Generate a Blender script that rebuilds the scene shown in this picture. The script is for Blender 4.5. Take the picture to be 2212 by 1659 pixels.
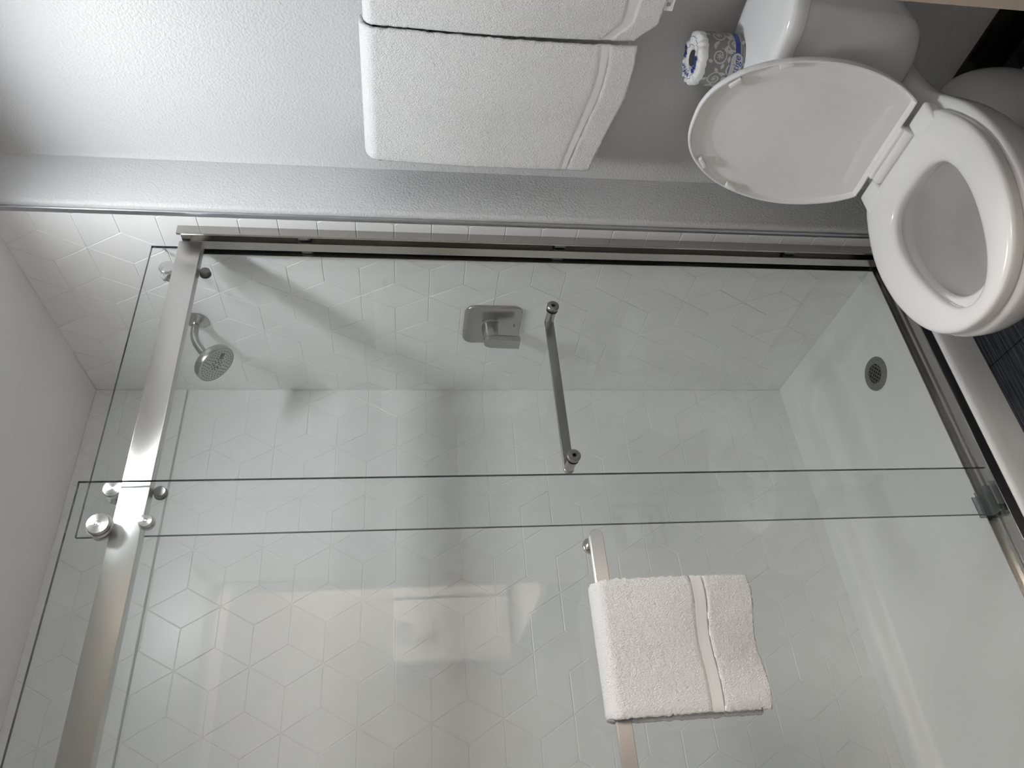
import bpy, bmesh, math, random
from mathutils import Vector, Matrix, noise

random.seed(7)
for _o in list(bpy.data.objects):
    bpy.data.objects.remove(_o)
SC = bpy.context.scene
COL = SC.collection

# ------------------------------------------------------------------ camera
CAM = Vector((1.3710, -1.3948, 1.4543))
FWD = Vector((-0.82178031, 0.55170807, -0.14246171))
RGT = Vector((0.55715686, 0.83040493, 0.00196937))
UPV = Vector((-0.11938742, 0.07775513, 0.98979835))
cd = bpy.data.cameras.new('camera')
cd.sensor_fit = 'HORIZONTAL'; cd.sensor_width = 36.0; cd.lens = 36.0 * 1591.05 / 2212.0
cd.clip_start = 0.02; cd.clip_end = 30
co = bpy.data.objects.new('camera', cd); COL.objects.link(co)
# the phone was held sideways: picture right = down, picture up = right
_x, _y, _z = -UPV, RGT, -FWD
co.matrix_world = Matrix(((_x.x, _y.x, _z.x, CAM.x), (_x.y, _y.y, _z.y, CAM.y), (_x.z, _y.z, _z.z, CAM.z), (0, 0, 0, 1)))
SC.camera = co

# ------------------------------------------------------------------ world, exposure, light strengths
w = bpy.data.worlds.new('world'); SC.world = w; w.use_nodes = True
w.node_tree.nodes['Background'].inputs['Color'].default_value = (0.9, 0.92, 1.0, 1)
w.node_tree.nodes['Background'].inputs['Strength'].default_value = 0.02
SC.view_settings.view_transform = 'Standard'
SC.view_settings.look = 'None'
SC.view_settings.exposure = 1.94
SC.view_settings.gamma = 1.0
SC.view_settings.use_curve_mapping = False
CEIL_LIGHT = 33.0          # radiance of the bathroom ceiling panel
HALL_FILL = 6.0           # radiance of the unseen fill panel added outside the door
VANITY_LIGHT = 30.0        # radiance of the vanity globes outside the door
SC.cycles.max_bounces = 8
SC.cycles.diffuse_bounces = 6
SC.cycles.glossy_bounces = 3
SC.cycles.transmission_bounces = 4
SC.cycles.transparent_max_bounces = 12
SC.cycles.use_adaptive_sampling = True
SC.cycles.adaptive_threshold = 0.08
SC.cycles.adaptive_min_samples = 16
SC.cycles.use_light_tree = False
SC.cycles.caustics_reflective = False
SC.cycles.caustics_refractive = False
SC.cycles.use_denoising = True
SC.cycles.sample_clamp_indirect = 4.0

# ------------------------------------------------------------------ main dimensions
XB = -0.743      # tiled long wall of the shower
YW = 0.17        # painted wall behind the toilet
XR = 0.06        # corner of the thicker shower end wall
XD = 0.968       # wall with the door, bathroom side
XD2 = 1.068
YL = -1.52
ZC = 2.44
XO, XI = -0.020, -0.066        # planes of the two glass doors

# ------------------------------------------------------------------ materials
def new_mat(name):
    m = bpy.data.materials.new(name); m.use_nodes = True
    nt = m.node_tree; b = nt.nodes['Principled BSDF']
    return m, nt, b

def pbr(name, col, rough=0.5, metal=0.0, spec=0.5, coat=0.0, sheen=0.0, sub=0.0):
    m, nt, b = new_mat(name)
    b.inputs['Base Color'].default_value = (*col, 1)
    b.inputs['Roughness'].default_value = rough
    b.inputs['Metallic'].default_value = metal
    b.inputs['Specular IOR Level'].default_value = spec
    b.inputs['Coat Weight'].default_value = coat
    b.inputs['Coat Roughness'].default_value = 0.05
    b.inputs['Sheen Weight'].default_value = sheen
    return m, nt, b

def add_bump(nt, b, scale, strength, dist, detail=3.0, rough=0.55, stretch=None, kind='noise', coord='Object'):
    tc = nt.nodes.new('ShaderNodeTexCoord')
    src = tc.outputs[coord]
    if stretch:
        mp = nt.nodes.new('ShaderNodeMapping'); mp.inputs['Scale'].default_value = stretch
        nt.links.new(src, mp.inputs['Vector']); src = mp.outputs['Vector']
    if kind == 'noise':
        t = nt.nodes.new('ShaderNodeTexNoise'); t.inputs['Detail'].default_value = detail
        t.inputs['Roughness'].default_value = rough; out = t.outputs['Fac']
    else:
        t = nt.nodes.new('ShaderNodeTexVoronoi'); out = t.outputs['Distance']
    t.inputs['Scale'].default_value = scale
    nt.links.new(src, t.inputs['Vector'])
    bp = nt.nodes.new('ShaderNodeBump')
    bp.inputs['Strength'].default_value = strength; bp.inputs['Distance'].default_value = dist
    nt.links.new(out, bp.inputs['Height'])
    last = b.inputs['Normal']
    if last.is_linked:
        nt.links.new(last.links[0].from_socket, bp.inputs['Normal'])
    nt.links.new(bp.outputs['Normal'], last)
    return t, bp

def vary(nt, b, c0, c1, scale, stretch=(1, 1, 1), detail=3.0, lo=0.35, hi=0.65, coord='Object'):
    tc = nt.nodes.new('ShaderNodeTexCoord')
    mp = nt.nodes.new('ShaderNodeMapping'); mp.inputs['Scale'].default_value = stretch
    t = nt.nodes.new('ShaderNodeTexNoise'); t.inputs['Scale'].default_value = scale; t.inputs['Detail'].default_value = detail
    r = nt.nodes.new('ShaderNodeValToRGB')
    r.color_ramp.elements[0].position = lo; r.color_ramp.elements[0].color = (*c0, 1)
    r.color_ramp.elements[1].position = hi; r.color_ramp.elements[1].color = (*c1, 1)
    nt.links.new(tc.outputs[coord], mp.inputs['Vector']); nt.links.new(mp.outputs['Vector'], t.inputs['Vector'])
    nt.links.new(t.outputs['Fac'], r.inputs['Fac']); nt.links.new(r.outputs['Color'], b.inputs['Base Color'])
    return r

M = {}
m, nt, b = pbr('wall_paint', (0.635, 0.635, 0.64), 0.42, spec=0.4)
add_bump(nt, b, 170, 0.72, 0.0028, detail=2.0); M['paint'] = m
m, nt, b = pbr('vanity_wall_paint', (0.42, 0.405, 0.385), 0.5, spec=0.3)
add_bump(nt, b, 170, 0.5, 0.002, detail=2.0); M['greige'] = m
m, nt, b = pbr('ceiling_paint', (0.89, 0.88, 0.87), 0.7, spec=0.3)
add_bump(nt, b, 220, 0.08, 0.001); M['ceiling'] = m
m, nt, b = pbr('shower_tile', (0.80, 0.80, 0.795), 0.30, spec=0.45)
vary(nt, b, (0.895, 0.895, 0.89), (0.915, 0.915, 0.91), 6.0)
add_bump(nt, b, 90, 0.03, 0.001); M['tile'] = m
m, nt, b = pbr('tile_grout', (0.88, 0.88, 0.87), 0.6); M['grout'] = m
m, nt, b = pbr('seam_grout', (0.50, 0.50, 0.50), 0.7); add_bump(nt, b, 300, 0.2, 0.001); M['seam'] = m
m, nt, b = pbr('shower_pan_acrylic', (0.89, 0.895, 0.885), 0.42, spec=0.5); add_bump(nt, b, 500, 0.03, 0.0006); M['pan'] = m
m, nt, b = pbr('porcelain', (0.80, 0.80, 0.80), 0.10, spec=0.5, coat=0.35); vary(nt, b, (0.87, 0.87, 0.87), (0.885, 0.885, 0.885), 4.0); M['porcelain'] = m
m, nt, b = pbr('seat_plastic', (0.88, 0.88, 0.875), 0.20, spec=0.5); add_bump(nt, b, 600, 0.015, 0.0005); M['plastic'] = m

def brushed(name, col, rough, aniso, metal=1.0):
    m, nt, b = pbr(name, col, rough, metal)
    b.inputs['Anisotropic'].default_value = aniso
    tg = nt.nodes.new('ShaderNodeTangent'); tg.direction_type = 'UV_MAP'; tg.uv_map = 'UVMap'
    nt.links.new(tg.outputs['Tangent'], b.inputs['Tangent'])
    return m, nt, b
m, nt, b = brushed('brushed_nickel_bar', (0.68, 0.665, 0.645), 0.34, 0.94)
add_bump(nt, b, 60, 0.06, 0.0006, stretch=(14, 0.35, 14)); M['brushed'] = m
m, nt, b = pbr('satin_nickel', (0.39, 0.378, 0.36), 0.27, 1.0); add_bump(nt, b, 900, 0.03, 0.0004); M['nickel'] = m
m, nt, b = pbr('polished_nickel', (0.62, 0.61, 0.60), 0.13, 1.0); add_bump(nt, b, 700, 0.02, 0.0004); M['chrome'] = m
m, nt, b = pbr('turned_nickel', (0.62, 0.61, 0.60), 0.30, 1.0); b.inputs['Anisotropic'].default_value = 0.85
tg = nt.nodes.new('ShaderNodeTangent'); tg.direction_type = 'RADIAL'; tg.axis = 'X'; nt.links.new(tg.outputs['Tangent'], b.inputs['Tangent'])
b.inputs['Anisotropic Rotation'].default_value = 0.25; add_bump(nt, b, 700, 0.02, 0.0004); M['turned'] = m
m, nt, b = pbr('jamb_aluminium', (0.46, 0.445, 0.425), 0.17, 1.0); add_bump(nt, b, 40, 0.03, 0.0005, stretch=(12, 12, 0.3)); M['jamb'] = m
m, nt, b = pbr('trim_aluminium', (0.52, 0.53, 0.56), 0.32, 1.0); add_bump(nt, b, 50, 0.04, 0.0005, stretch=(12, 12, 0.3)); M['edge_metal'] = m
m, nt, b = pbr('dark_steel', (0.17, 0.17, 0.165), 0.35, 1.0); add_bump(nt, b, 400, 0.04, 0.0004); M['steel'] = m
m, nt, b = pbr('drain_steel', (0.30, 0.295, 0.28), 0.38, 1.0); add_bump(nt, b, 400, 0.04, 0.0004); M['drain'] = m
m, nt, b = pbr('black_rubber', (0.012, 0.012, 0.012), 0.5); add_bump(nt, b, 500, 0.05, 0.0004); M['black'] = m
m, nt, b = pbr('spray_face_plastic', (0.50, 0.50, 0.49), 0.45); add_bump(nt, b, 500, 0.03, 0.0004); M['spray'] = m
m, nt, b = pbr('nozzle_rubber', (0.12, 0.125, 0.135), 0.55); add_bump(nt, b, 500, 0.03, 0.0004); M['nozzle'] = m
m, nt, b = pbr('clear_plastic', (0.62, 0.66, 0.68), 0.10); b.inputs['Transmission Weight'].default_value = 0.75
add_bump(nt, b, 300, 0.02, 0.0004); M['clear'] = m
m, nt, b = pbr('door_casing_paint', (0.70, 0.63, 0.55), 0.38); add_bump(nt, b, 120, 0.08, 0.001); M['cream'] = m
m, nt, b = pbr('black_tile_base', (0.006, 0.006, 0.007), 0.16); add_bump(nt, b, 60, 0.02, 0.0005); M['black_tile'] = m
m, nt, b = pbr('lamp_housing', (0.80, 0.80, 0.80), 0.4); add_bump(nt, b, 100, 0.02, 0.0004); M['housing'] = m
m, nt, b = pbr('vanity_wood', (0.16, 0.15, 0.145), 0.45)
vary(nt, b, (0.13, 0.12, 0.115), (0.20, 0.19, 0.18), 8, (1, 1, 0.1)); M['vanity'] = m
m, nt, b = pbr('white_stone_top', (0.80, 0.79, 0.77), 0.18)
vary(nt, b, (0.76, 0.75, 0.73), (0.84, 0.83, 0.81), 14); M['stone'] = m
m, nt, b = pbr('water', (0.62, 0.64, 0.64), 0.02); b.inputs['Transmission Weight'].default_value = 0.6; b.inputs['IOR'].default_value = 1.33
add_bump(nt, b, 20, 0.02, 0.001); M['water'] = m
m, nt, b = pbr('paper_tissue', (0.80, 0.80, 0.80), 0.9); add_bump(nt, b, 300, 0.2, 0.0008); M['tissue'] = m
m, nt, b = pbr('roll_wrapper', (0.80, 0.80, 0.79), 0.32)
add_bump(nt, b, 70, 0.5, 0.002, detail=4); M['wrap'] = m
m, nt, b = pbr('roll_print_grey', (0.235, 0.23, 0.22), 0.35); add_bump(nt, b, 70, 0.3, 0.002, detail=4); M['print_grey'] = m
m, nt, b = pbr('roll_print_light', (0.52, 0.515, 0.50), 0.35); add_bump(nt, b, 70, 0.3, 0.002, detail=4); M['print_light'] = m
m, nt, b = pbr('roll_print_blue', (0.025, 0.05, 0.26), 0.35); add_bump(nt, b, 70, 0.3, 0.002, detail=4); M['print_blue'] = m
m, nt, b = pbr('etched_mark', (0.46, 0.48, 0.47), 0.6); add_bump(nt, b, 300, 0.02, 0.0004); M['etch'] = m

# floor tile: near-black porcelain with fine lengthwise streaks
m, nt, b = pbr('streaked_black_tile', (0.02, 0.022, 0.028), 0.32, spec=0.4)
r = vary(nt, b, (0.004, 0.005, 0.008), (0.075, 0.08, 0.095), 9.0, (26, 0.7, 1), detail=5.0, lo=0.42, hi=0.72)
add_bump(nt, b, 9.0, 0.35, 0.0012, detail=5.0, stretch=(26, 0.7, 1)); M['floor'] = m
m, nt, b = pbr('floor_grout', (0.045, 0.047, 0.055), 0.8); add_bump(nt, b, 300, 0.2, 0.001); M['floor_grout'] = m

# terry cloth
m, nt, b = pbr('terry_cotton', (0.95, 0.95, 0.955), 1.0, spec=0.1, sheen=0.4)
add_bump(nt, b, 460, 1.0, 0.0034, detail=2.0, rough=0.65, stretch=(1.0, 1.0, 0.6))
add_bump(nt, b, 1100, 0.4, 0.0008, kind='voronoi'); M['terry'] = m
m, nt, b = pbr('towel_woven_band', (0.90, 0.90, 0.90), 0.8, spec=0.15, sheen=0.2)
add_bump(nt, b, 60, 0.25, 0.0015, stretch=(8, 8, 30)); M['band'] = m

# glass: straight-through slabs with Fresnel reflection and a faint green body tint
def glass_mat(name, tint, f0=0.04):
    m = bpy.data.materials.new(name); m.use_nodes = True
    nt = m.node_tree; nt.nodes.clear()
    out = nt.nodes.new('ShaderNodeOutputMaterial')
    tr = nt.nodes.new('ShaderNodeBsdfTransparent'); tr.inputs['Color'].default_value = (*tint, 1)
    gl = nt.nodes.new('ShaderNodeBsdfGlossy'); gl.inputs['Roughness'].default_value = 0.0; gl.inputs['Color'].default_value = (0.95, 1, 0.98, 1)
    ge = nt.nodes.new('ShaderNodeNewGeometry')
    dot = nt.nodes.new('ShaderNodeVectorMath'); dot.operation = 'DOT_PRODUCT'
    nt.links.new(ge.outputs['Incoming'], dot.inputs[0]); nt.links.new(ge.outputs['Normal'], dot.inputs[1])
    ab = nt.nodes.new('ShaderNodeMath'); ab.operation = 'ABSOLUTE'; nt.links.new(dot.outputs['Value'], ab.inputs[0])
    s1 = nt.nodes.new('ShaderNodeMath'); s1.operation = 'SUBTRACT'; s1.inputs[0].default_value = 1.0; nt.links.new(ab.outputs[0], s1.inputs[1])
    pw = nt.nodes.new('ShaderNodeMath'); pw.operation = 'POWER'; pw.inputs[1].default_value = 5.0; nt.links.new(s1.outputs[0], pw.inputs[0])
    ma = nt.nodes.new('ShaderNodeMath'); ma.operation = 'MULTIPLY_ADD'; ma.inputs[1].default_value = 1 - f0; ma.inputs[2].default_value = f0
    nt.links.new(pw.outputs[0], ma.inputs[0])
    mx = nt.nodes.new('ShaderNodeMixShader')
    nt.links.new(ma.outputs[0], mx.inputs['Fac']); nt.links.new(tr.outputs[0], mx.inputs[1]); nt.links.new(gl.outputs[0], mx.inputs[2])
    nt.links.new(mx.outputs[0], out.inputs['Surface'])
    return m
M['glass'] = glass_mat('clear_glass', (0.982, 0.992, 0.988))
m, nt, b = pbr('glass_cut_edge', (0.016, 0.034, 0.036), 0.12); add_bump(nt, b, 200, 0.02, 0.0003); M['glass_edge'] = m

def emit(name, col, strength):
    m = bpy.data.materials.new(name); m.use_nodes = True
    nt = m.node_tree; nt.nodes.clear()
    o = nt.nodes.new('ShaderNodeOutputMaterial'); e = nt.nodes.new('ShaderNodeEmission')
    e.inputs['Color'].default_value = (*col, 1); e.inputs['Strength'].default_value = strength
    nt.links.new(e.outputs[0], o.inputs['Surface']); return m
M['lamp'] = emit('ceiling_panel_glow', (0.945, 0.975, 1.0), CEIL_LIGHT)
M['hall_fill'] = emit('hall_fill_glow', (1.0, 0.93, 0.86), HALL_FILL)
M['globe'] = emit('vanity_globe_glow', (1.0, 0.80, 0.62), VANITY_LIGHT)

# ------------------------------------------------------------------ mesh helpers
def link(o, parent=None):
    COL.objects.link(o)
    if parent is not None: o.parent = parent
    return o

def finish(name, me, mat, parent=None, smooth=True, angle=35):
    mats = mat if isinstance(mat, (list, tuple)) else [mat]
    for x in mats: me.materials.append(M[x])
    if smooth:
        me.polygons.foreach_set('use_smooth', [True] * len(me.polygons))
        me.set_sharp_from_angle(angle=math.radians(angle))
    me.update()
    return link(bpy.data.objects.new(name, me), parent)

def obj(name, bm, mat, parent=None, smooth=True, angle=35):
    me = bpy.data.meshes.new(name)
    bmesh.ops.recalc_face_normals(bm, faces=bm.faces)
    bm.to_mesh(me); bm.free()
    return finish(name, me, mat, parent, smooth, angle)

def pyd(name, vs, fs, mat, parent=None, smooth=True, angle=35, fix=True, midx=None):
    me = bpy.data.meshes.new(name)
    me.from_pydata(vs, [], fs)
    if fix:
        bm = bmesh.new(); bm.from_mesh(me); bmesh.ops.recalc_face_normals(bm, faces=bm.faces); bm.to_mesh(me); bm.free()
    if midx: me.polygons.foreach_set('material_index', midx)
    return finish(name, me, mat, parent, smooth, angle)

def box(bm, lo, hi, bev=0.0, seg=2):
    r = bmesh.ops.create_cube(bm, size=1.0)
    vs = r['verts']
    for v in vs:
        v.co = Vector([lo[i] + (v.co[i] + 0.5) * (hi[i] - lo[i]) for i in range(3)])
    if bev > 0:
        es = list({e for v in vs for e in v.link_edges})
        bmesh.ops.bevel(bm, geom=es, offset=bev, segments=seg, affect='EDGES', profile=0.5)

def box_obj(name, lo, hi, mat, parent=None, bev=0.0, seg=2):
    bm = bmesh.new(); box(bm, lo, hi, bev, seg)
    return obj(name, bm, mat, parent)

def frame(axis):
    a = Vector(axis).normalized()
    t = Vector((0, 0, 1)) if abs(a.z) < 0.9 else Vector((1, 0, 0))
    u = a.cross(t).normalized(); v = a.cross(u).normalized()
    return a, u, v

def lathe(bm, origin, axis, prof, n=40, cap0=True, cap1=True):
    """prof: list of (distance along axis, radius)"""
    a, u, v = frame(axis); o = Vector(origin); rings = []
    for d, r in prof:
        rings.append([bm.verts.new(o + a * d + (u * math.cos(2 * math.pi * i / n) + v * math.sin(2 * math.pi * i / n)) * r) for i in range(n)])
    for k in range(len(rings) - 1):
        for i in range(n):
            bm.faces.new((rings[k][i], rings[k][(i + 1) % n], rings[k + 1][(i + 1) % n], rings[k + 1][i]))
    if cap0: bm.faces.new(rings[0][::-1])
    if cap1: bm.faces.new(rings[-1])

def lathe_obj(name, origin, axis, prof, mat, parent=None, n=40, angle=30):
    bm = bmesh.new(); lathe(bm, origin, axis, prof, n)
    return obj(name, bm, mat, parent, angle=angle)

def loft(bm, rings, cap0=True, cap1=True, closed=True):
    R = [[bm.verts.new(p) for p in r] for r in rings]
    n = len(R[0])
    for k in range(len(R) - 1):
        for i in range(n if closed else n - 1):
            bm.faces.new((R[k][i], R[k][(i + 1) % n], R[k + 1][(i + 1) % n], R[k + 1][i]))
    if cap0: bm.faces.new(R[0][::-1])
    if cap1: bm.faces.new(R[-1])
    return R

def tube(bm, pts, rad, n=20):
    pts = [Vector(p) for p in pts]; rings = []
    a = (pts[1] - pts[0]).normalized(); _, u, v = frame(a)
    for i, p in enumerate(pts):
        d = ((pts[min(i + 1, len(pts) - 1)] - pts[max(i - 1, 0)])).normalized()
        u = (u - d * u.dot(d)).normalized(); v = d.cross(u)
        r = rad[i] if isinstance(rad, (list, tuple)) else rad
        rings.append([p + (u * math.cos(2 * math.pi * k / n) + v * math.sin(2 * math.pi * k / n)) * r for k in range(n)])
    loft(bm, rings)

def extrude_profile(name, prof, axis, a0, a1, mat, parent=None, angle=30, bev=None):
    """closed 2D profile extruded along 'y' (prof = x,z) or 'z' (prof = x,y)"""
    bm = bmesh.new()
    def P(p, a): return (p[0], a, p[1]) if axis == 'y' else ((p[0], p[1], a) if axis == 'z' else (a, p[0], p[1]))
    A = [bm.verts.new(P(p, a0)) for p in prof]; B = [bm.verts.new(P(p, a1)) for p in prof]
    n = len(prof)
    for i in range(n): bm.faces.new((A[i], A[(i + 1) % n], B[(i + 1) % n], B[i]))
    bm.faces.new(A[::-1]); bm.faces.new(B)
    return obj(name, bm, mat, parent, angle=angle)

def uv_from(o, fu, fv):
    me = o.data; uv = me.uv_layers.new(name='UVMap')
    for l in me.loops:
        c = me.vertices[l.vertex_index].co; uv.data[l.index].uv = (fu(c), fv(c))

def empty(name, loc, label=None, cat=None, group=None):
    o = bpy.data.objects.new(name, None); COL.objects.link(o); o.location = loc; o.empty_display_size = 0.05
    if label: o['label'] = label
    if cat: o['category'] = cat
    if group: o['group'] = group
    bpy.context.view_layer.update()
    return o

def adopt(root, *parts):
    """parent parts that were modelled in world space under an Empty"""
    inv = Matrix.Translation(-root.location)
    for p in parts:
        p.parent = root; p.matrix_parent_inverse = inv
    return root

def tag(o, label, cat, group=None):
    o['label'] = label; o['category'] = cat
    if group: o['group'] = group
    return o

def struct(o, label=None, cat=None):
    o['kind'] = 'structure'
    if label: o['label'] = label
    if cat: o['category'] = cat
    return o

# ================================================================== ROOM SHELL
fl = struct(box_obj('floor', (XB - 0.1, -2.3, -0.05), (3.0, 0.5, -0.004), 'floor_grout'), 'black streaked tile floor of the bathroom', 'floor')
ce = struct(box_obj('ceiling', (XB - 0.1, -2.3, ZC), (3.0, 0.5, ZC + 0.05), 'ceiling'), 'smooth off-white painted ceiling', 'ceiling')

# painted wall behind the toilet and the thick return beside the shower, one plastered surface
bm = bmesh.new()
prof = [(XD + 0.05, YW), (XR + 0.010, YW), (XR, YW - 0.008), (XR, 0.010), (XR - 0.003, 0.002), (XR - 0.008, -0.001), (0.043, -0.001), (0.043, 0.05), (0.04, YW + 0.1), (XD + 0.05, YW + 0.1)]
A = [bm.verts.new((p[0], p[1], 0)) for p in prof]; B = [bm.verts.new((p[0], p[1], ZC)) for p in prof]
for i in range(len(prof)): bm.faces.new((A[i], A[(i + 1) % len(prof)], B[(i + 1) % len(prof)], B[i]))
wall_right = struct(obj('wall_right', bm, 'paint', angle=40), 'white textured painted wall behind the towels and toilet', 'wall')

wall_end = struct(box_obj('wall_shower_end', (XB - 0.1, 0.0016, 0), (0.043, 0.10, ZC), 'grout'), 'white tiled end wall with the shower head', 'wall')
wall_back = struct(box_obj('wall_back', (XB - 0.1, -1.62, 0), (XB - 0.0016, 0.0016, ZC), 'grout'), 'long white tiled shower wall behind the glass', 'wall')
wall_left = struct(box_obj('wall_left', (XB - 0.0016, -1.62, 0), (XD2, YL, ZC), 'paint'), 'white painted wall at the near end of the bathroom', 'wall')

# wall with the doorway the photograph is taken through
YJ0, YJ1, ZJ = -1.43, -0.548, 2.074
bm = bmesh.new()
box(bm, (XD, YL, 0), (XD2, YJ0, ZC)); box(bm, (XD, YJ1, 0), (XD2, -0.475, ZC)); box(bm, (XD, -0.335, 0), (XD2, YW + 0.05, ZC)); box(bm, (XD, -0.475, 0), (XD2, -0.335, 0.555)); box(bm, (XD, -0.475, 0.715), (XD2, -0.335, ZC)); box(bm, (XD, YJ0, ZJ), (XD2, YJ1, ZC))
wall_front = struct(obj('wall_front', bm, 'paint'), 'white painted wall with the doorway', 'wall')

def casing_prof(x0, s):      # cross-section of the casing, growing away from the opening
    return [(x0, 0.0), (x0 + s * 0.012, 0.0), (x0 + s * 0.014, 0.004), (x0 + s * 0.014, 0.012), (x0 + s * 0.010, 0.016), (x0 + s * 0.010, 0.040),
            (x0 + s * 0.017, 0.046), (x0 + s * 0.017, 0.060), (x0, 0.064)]
bm = bmesh.new()
box(bm, (XD - 0.002, YJ1 - 0.016, 0), (XD2 + 0.002, YJ1, ZJ), 0.002); box(bm, (XD - 0.002, YJ0, 0), (XD2 + 0.002, YJ0 + 0.016, ZJ), 0.002)
box(bm, (XD - 0.002, YJ0, ZJ - 0.016), (XD2 + 0.002, YJ1, ZJ), 0.002)
for x0, s in ((XD, -1), (XD2, 1)):
    pr = casing_prof(x0, s)
    for rings in ([[(p[0], YJ1 - 0.012 + p[1], z) for p in pr] for z in (0, ZJ + 0.05)],
                  [[(p[0], YJ0 + 0.012 - p[1], z) for p in pr] for z in (0, ZJ + 0.05)],
                  [[(p[0], y, ZJ - 0.012 + p[1]) for p in pr] for y in (YJ0 - 0.052, YJ1 + 0.052)]):
        loft(bm, rings)
tr2 = struct(obj('trim_2', bm, 'cream'), 'cream painted door casing at the picture edge', 'door casing')

# vestibule with the vanity, seen only as a reflection in the glass
bm = bmesh.new()
box(bm, (2.90, -2.3, 0), (3.0, 0.5, ZC)); box(bm, (XD2, 0.34, 0), (2.9, 0.5, ZC)); box(bm, (XD2, -2.3, 0), (2.9, -2.2, ZC)); box(bm, (XD2 - 0.1, -2.3, 0), (XD2, -1.62, ZC)); box(bm, (XD, 0.22, 0), (XD2, 0.5, ZC))
wv = struct(obj('wall_vestibule', bm, 'greige'), 'greige walls of the vanity area outside the door', 'wall')

# ------------------------------------------------------------------ rhombus tiles
S6 = 0.1107; GAP = 0.0011; TH = 0.0014
def clip(poly, f):
    out = []
    for i in range(len(poly)):
        a, c = poly[i], poly[(i + 1) % len(poly)]; fa, fc = f(a), f(c)
        if fa >= 0: out.append(a)
        if (fa >= 0) != (fc >= 0):
            t = fa / (fa - fc); out.append((a[0] + t * (c[0] - a[0]), a[1] + t * (c[1] - a[1])))
    return out
def area(p): return 0.5 * sum(p[i][0] * p[(i + 1) % len(p)][1] - p[(i + 1) % len(p)][0] * p[i][1] for i in range(len(p)))
def inset(p, d):
    n = len(p); out = []
    for i in range(n):
        a, q, c = Vector(p[i - 1]), Vector(p[i]), Vector(p[(i + 1) % n])
        e1, e2 = (q - a).normalized(), (c - q).normalized()
        n1, n2 = Vector((-e1.y, e1.x)), Vector((-e2.y, e2.x))
        bis = (n1 + n2); L = bis.length
        if L < 1e-6: out.append(tuple(q + n1 * d)); continue
        bis /= L; k = min(d / max(bis.dot(n1), 0.3), d * 3)
        out.append(tuple(q + bis * k))
    return out
def tidy(p):
    q = []
    for a in p:
        if not q or (Vector(a) - Vector(q[-1])).length > 0.004: q.append(a)
    if len(q) > 1 and (Vector(q[0]) - Vector(q[-1])).length < 0.004: q.pop()
    return q
def tile_verts(poly, to3):
    """bevelled slab: base ring, shoulder ring, face ring"""
    p0 = inset(poly, GAP * 0.55); p1 = inset(poly, GAP * 0.75); p2 = inset(poly, GAP * 1.9)
    n = len(poly); vs = [to3(p, -0.0002) for p in p0] + [to3(p, TH - 0.0008) for p in p1] + [to3(p, TH) for p in p2]
    fs = [tuple(range(2 * n, 3 * n))]
    for k in range(2):
        for i in range(n): fs.append((k * n + i, k * n + (i + 1) % n, (k + 1) * n + (i + 1) % n, (k + 1) * n + i))
    return vs, fs
def rhombi(origin, amin, amax, zmin, zmax):
    res = []
    for i in range(-30, 31):
        for j in range(-30, 31):
            sx = origin[0] + i * 1.5 * S6; sz = origin[1] + (j + (i % 2) * 0.5) * math.sqrt(3) * S6
            if sx < amin - 0.4 or sx > amax + 0.4 or sz < zmin - 0.4 or sz > zmax + 0.4: continue
            for th in (0, 60, 120):
                a1, a2 = math.radians(th), math.radians(th + 60)
                A_ = (sx, sz); B_ = (sx + S6 * math.cos(a1), sz + S6 * math.sin(a1)); D_ = (sx + S6 * math.cos(a2), sz + S6 * math.sin(a2))
                C_ = (B_[0] + D_[0] - sx, B_[1] + D_[1] - sz)
                res.append((th, [A_, B_, C_, D_]))
    return res
def tile_wall(parent, origin, rects, to3, off3):
    shared = {}; rest_v, rest_f = [], []
    for (amin, amax, zmin, zmax, single) in rects:
        for th, poly in rhombi(origin, amin, amax, zmin, zmax):
            q = poly
            for f in (lambda p: p[0] - amin, lambda p: amax - p[0], lambda p: p[1] - zmin, lambda p: zmax - p[1]):
                q = clip(q, f)
                if len(q) < 3: break
            if len(q) < 3: continue
            q = tidy(q)
            if len(q) < 3: continue
            ar = area(q)
            if abs(ar) < 6e-5: continue
            if ar < 0: q = q[::-1]
            full = abs(abs(ar) - S6 * S6 * math.sin(math.pi / 3)) < 1e-6 and len(q) == 4
            if not single:
                vs, fs = tile_verts(q, to3); n0 = len(rest_v)
                rest_v += vs; rest_f += [tuple(n0 + k for k in f) for f in fs]; continue
            cx = sum(p[0] for p in q) / len(q); cz = sum(p[1] for p in q) / len(q)
            if full and th in shared: me = shared[th]
            else:
                vs, fs = tile_verts([(p[0] - cx, p[1] - cz) for p in q], off3)
                me = bpy.data.meshes.new('tile'); me.from_pydata(vs, [], fs)
                bm = bmesh.new(); bm.from_mesh(me); bmesh.ops.recalc_face_normals(bm, faces=bm.faces); bm.to_mesh(me); bm.free()
                nz = max(me.polygons, key=lambda p: p.area).normal
                if nz.dot(Vector(off3((0, 0), 1.0)) - Vector(off3((0, 0), 0.0))) < 0: me.flip_normals()
                me.materials.append(M['tile'])
                if full: shared[th] = me
            o = bpy.data.objects.new('tile', me); o.location = to3((cx, cz), 0.0); link(o, parent)
    if rest_f:
        o = pyd('tile_field', rest_v, rest_f, 'tile', parent, smooth=False); o['kind'] = 'stuff'
SEAM = 2.160
tile_wall(wall_end, (-0.258, 1.389), [(XB, 0.026, 0.098, ZC, True)], lambda p, d: (p[0], 0.0016 - d, p[1]), lambda p, d: (p[0], -d, p[1]))
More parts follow.
